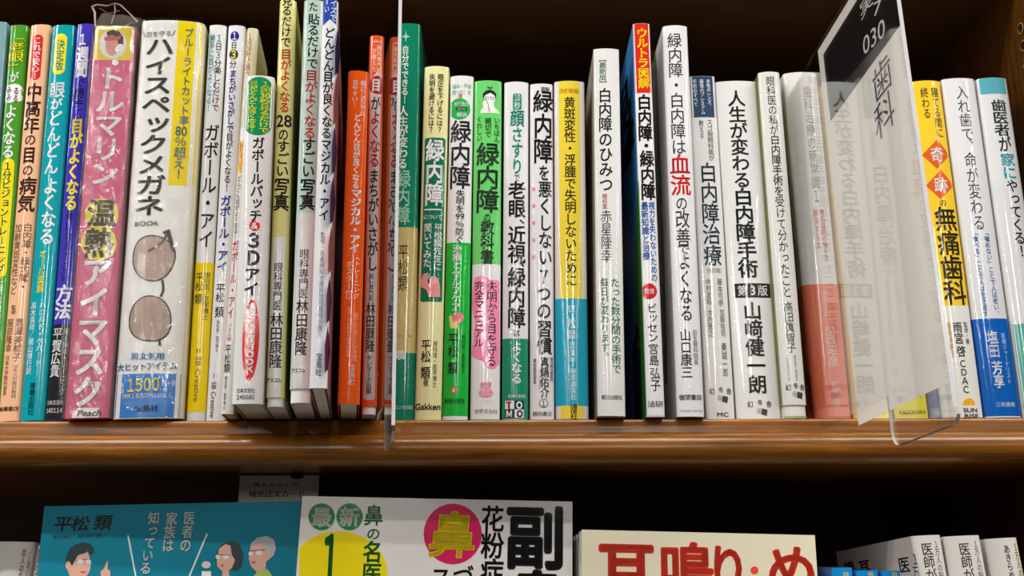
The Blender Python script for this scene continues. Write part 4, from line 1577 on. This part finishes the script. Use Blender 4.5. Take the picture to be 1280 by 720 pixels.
# woman and man
t.poly([(269, 700), (272, 688), (278, 680), (290, 676), (300, 680), (304, 694), (302, 708), (296, 714), (288, 712)], (18, 50, 52), 'printed_hair')
t.poly([(271, 700), (274, 686), (282, 680), (288, 682), (290, 694), (294, 700), (290, 710), (286, 713), (287, 722), (278, 722), (278, 714), (272, 708)], SKIN, 'printed_face')
t.ell(272.5, 696, 2.8, 3, (226, 228, 230), 'printed_lens')
t.ell(282.5, 696, 4, 3.2, (226, 228, 230), 'printed_lens')
t.line([(270, 693), (288, 694)], .8, DARK)
t.ell(278, 707, 1.4, 2, (190, 90, 90), 'printed_mouth')
t.ell(258, 706, 5.6, 4.4, (232, 214, 206), 'printed_cloud')
t.poly([(252.5, 714), (264, 714), (264, 722), (252, 722)], (236, 236, 234), 'printed_cup')
t.poly([(312, 690), (314, 679), (322, 672), (334, 670), (343, 675), (345, 686), (342, 695), (334, 700), (330, 690), (326, 682), (316, 684)], (176, 182, 184), 'printed_hair')
t.poly([(311, 698), (314, 683), (326, 680), (333, 688), (338, 690), (338, 698), (333, 702), (332, 712), (322, 716), (314, 708)], SKIN, 'printed_face')
t.ell(313.5, 692, 2.8, 3, (226, 228, 230), 'printed_lens')
t.ell(324, 691, 4.2, 3.2, (226, 228, 230), 'printed_lens')
t.line([(311, 689), (332, 687)], .9, DARK)
t.ell(317, 703, 2.4, 1.6, (190, 90, 90), 'printed_mouth')
t.poly([(316, 722), (322, 714), (328, 713), (334, 711), (342, 722)], (176, 196, 92), 'printed_shirt')
t.done()

wv = Cover('white face-out magazine-size book with a yellow disc and a magenta disc', (378, 620), (715.5, 627), .5075, .509, 2.5, (226, 222, 219), rough=.12)
G2 = (36, 132, 62)
pts = []
for k in range(33):
    a = math.radians(180 * k / 32)
    pts.append((423 + 61 * math.cos(a), 716 - 52 * math.sin(a)))
wv.poly([(max(374, x), y) for x, y in pts] + [(374, 722), (484, 722)], (240, 218, 8), 'printed_disc')
for x, ch in ((402, '最'), (437, '新')):
    wv.ell(x, 646, 16.5, 17, G2, 'printed_disc')
    wv.row_px(ch, (x - 12, 646), (x + 12, 646.4), 24, (236, 238, 232), .05, 'disc_lettering')
wv.row_px('1', (401, 702), (424, 702), 66, G2, .06, 'title_lettering')
wv.col_px('鼻', (467.5, 631), (467, 657), 24, G2, .02)
wv.col_px('の', (467, 659), (466.6, 675), 17, G2, .02)
wv.col_px('名医', (466.4, 676), (464, 731), 24, G2, .04)
wv.ell(566, 667.5, 36.5, 38, (206, 30, 92), 'printed_disc')
wv.row_px('鼻', (537, 667), (595, 669), 58, (244, 224, 24), .035, 'disc_lettering', .06)
wv.col_px('花粉症', (616, 632), (615, 732), 28, (34, 33, 35), .035)
wv.col_px('副', (669, 632), (669, 711), 72, (30, 29, 31), .06)
wv.col_px('鼻', (671, 713), (672, 780), 72, (30, 29, 31), .06)
wv.col_px('ス', (551, 708), (551, 736), 26, (34, 33, 35), .03)
wv.col_px('づ', (579, 706), (579, 734), 26, (34, 33, 35), .03)
wv.done()

CR = (232, 224, 196)
c2 = Cover('cream face-out book at the back of the stack, only a sliver showing at left', (719, 669), (1010, 673.5), .528, .531, 2.5, CR, th=.012)
c1 = Cover('cream face-out book second in the stack, behind the one with red lettering', (722.5, 666.5), (1014, 671.5), .5145, .5175, 2.5, CR, th=.012)
c0 = Cover('cream face-out book with large red lettering, front of its stack', (727, 662), (1018.5, 669), .5005, .5035, 2.5, CR, th=.012, rough=.12)
RD = (240, 74, 52)
c0.col_px('耳', (783, 677), (783, 752), 70, RD, .06)
c0.col_px('鳴', (858, 678), (858, 748), 66, RD, .05)
c0.col_px('り', (910, 680), (910, 744), 52, RD, .05)
c0.ell(943, 713, 5, 5, RD, 'printed_dot')
c0.col_px('め', (989, 680), (990, 744), 62, RD, .05)
c0.done()

# white spines at the right end of the lower shelf
for tl, tr, bl, br, yt, lab, tx in (
        (1152, 1191.5, 1161, 1198, 667.5, 'white book with its left cover showing, leftmost white spine at lower right', 1),
        (1193.5, 1241.5, 1202, 1249, 668, 'white book with black lettering, second white spine at lower right', 1),
        (1247, 1290, 1256, 1298, 671, 'white book with a slanting yellow stripe, at the lower right corner', 2)):
    b = Book('book', lab, bl, br, tl, tr, yt, .470, (224, 219, 214), side=(214, 208, 202), yb=720, zb=ZL, tilt=3.5, D=.118, sag=.0016 if tx == 1 else .0022, group='white books at the right end of the lower shelf')
    if tx == 1:
        u0 = .42 if tl < 1190 else .48
        b.T('医師が', u0, 677.5, 726, 14, (54, 52, 54), .01)
        b.T('１万人の脳', u0 + .34, 675, 724, 7, (70, 68, 70), .0, 'small_lettering')
    else:
        b.line([(1272, 678), (1281, 722)], 3.5, (226, 204, 40), 'printed_stripe')
        b.T('あきらめ', .55, 680, 724, 8, (60, 58, 70), .02)
        b.T('１万人の', .86, 678, 722, 6, (70, 68, 70), .0, 'small_lettering')
    if tl < 1190:
        lf = b.left_face()
        lf.col_px('医', (1129, 696), (1131, 716), 14, (36, 35, 36), .02)
        lf.col_px('１万', (1143, 690), (1146, 724), 8, (50, 48, 50), .0, 'small_lettering')
        lf.col_px('耳', (1080, 700), (1081, 716), 14, (150, 30, 34), .05)
        lf.col_px('鳴', (1062, 702), (1062, 718), 13, (150, 30, 34), .05)
        lf.done()
    b.done()

# pocket books with blue spines in front of them
for i, (tl, tr, bl, br, yt) in enumerate(((1041, 1066.5, 1041.8, 1067.3, 709.5), (1070, 1099, 1070.6, 1099.6, 713), (1102, 1128, 1102.6, 1128.6, 713.5))):
    b = Book('pocket_book', ('blue pocket book next to the cream face-out book, leftmost of the blue spines', 'blue pocket book in the middle of the three blue spines', 'blue pocket book in front of the white left cover, rightmost blue spine')[i],
             bl, br, tl, tr, yt, .504, (10, 140, 214), side=(60, 120, 190), yb=719, zb=ZL, tilt=0, D=.075, sag=.0008, group='blue pocket books on the lower shelf')
    b.T('薬', .62, 715, 724, 8, (206, 214, 120), .02)
    b.done()

# white spines at the left end
for tl, tr, bl, br, yt, lab in ((-18, 29.5, -24, 23.5, 676, 'white book with red lettering at the lower left corner of the picture'),
                                (34, 44.5, 30, 37, 680.5, 'slim white book between the corner book and the teal face-out book')):
    b = Book('book', lab, bl, br, tl, tr, yt, .512, (226, 223, 218), yb=720, zb=ZL, tilt=3, D=.118, sag=.0026, group='white books at the left end of the lower shelf')
    u = .79 if tl < 0 else .48
    b.T('百人の名医', u, 686, 734, 5, (170, 60, 60), .03)
    b.T('に聞く本', u + (.14 if tl < 0 else .36), 688, 734, 3, (110, 104, 104), 0, 'small_lettering')
    b.done()

# order slip standing up behind the teal book
p = [at(297, 596, .541), at(397, 595, .541), at(300, 640, .541), at(398, 640, .541)]
sw = (p[1].x - p[0].x) / 2
slip = Matrix.Translation(((p[0].x + p[1].x) / 2, .5415, ZL + .001)) @ Matrix.Rotation(math.radians(-1), 4, 'X')
root = empty('order_slip', slip)
tag(root, 'pale order slip poking up behind the teal face-out book', 'slip')
hs = p[0].z - ZL
notch = [(-sw, 0), (sw, 0), (sw, hs)] + [(sw * .45 + .004 * math.cos(math.radians(a)), hs - .004 * math.sin(math.radians(a)) * .5) for a in range(0, 181, 30)] + [(-sw, hs)]
n = len(notch)
vs = [(x, 0, z) for x, z in notch] + [(x, .0003, z) for x, z in notch]
link('paper', pydata('paper', vs, [tuple(range(n)), tuple(range(2 * n - 1, n - 1, -1))] + [(i, n + i, n + (i + 1) % n, (i + 1) % n) for i in range(n)]), mat((206, 198, 186), .7, 0), root)
fs_ = Face(slip, root)
fs_.row_px('補充注文カード', (311, 617.5), (382, 617), 8, (50, 44, 44), .02, 'slip_lettering')
fs_.row_px('売上スリップ', (316, 606), (372, 605.5), 5, (50, 44, 44), .02, 'slip_lettering')
fs_.done()

bpy.data.objects.remove(_to)
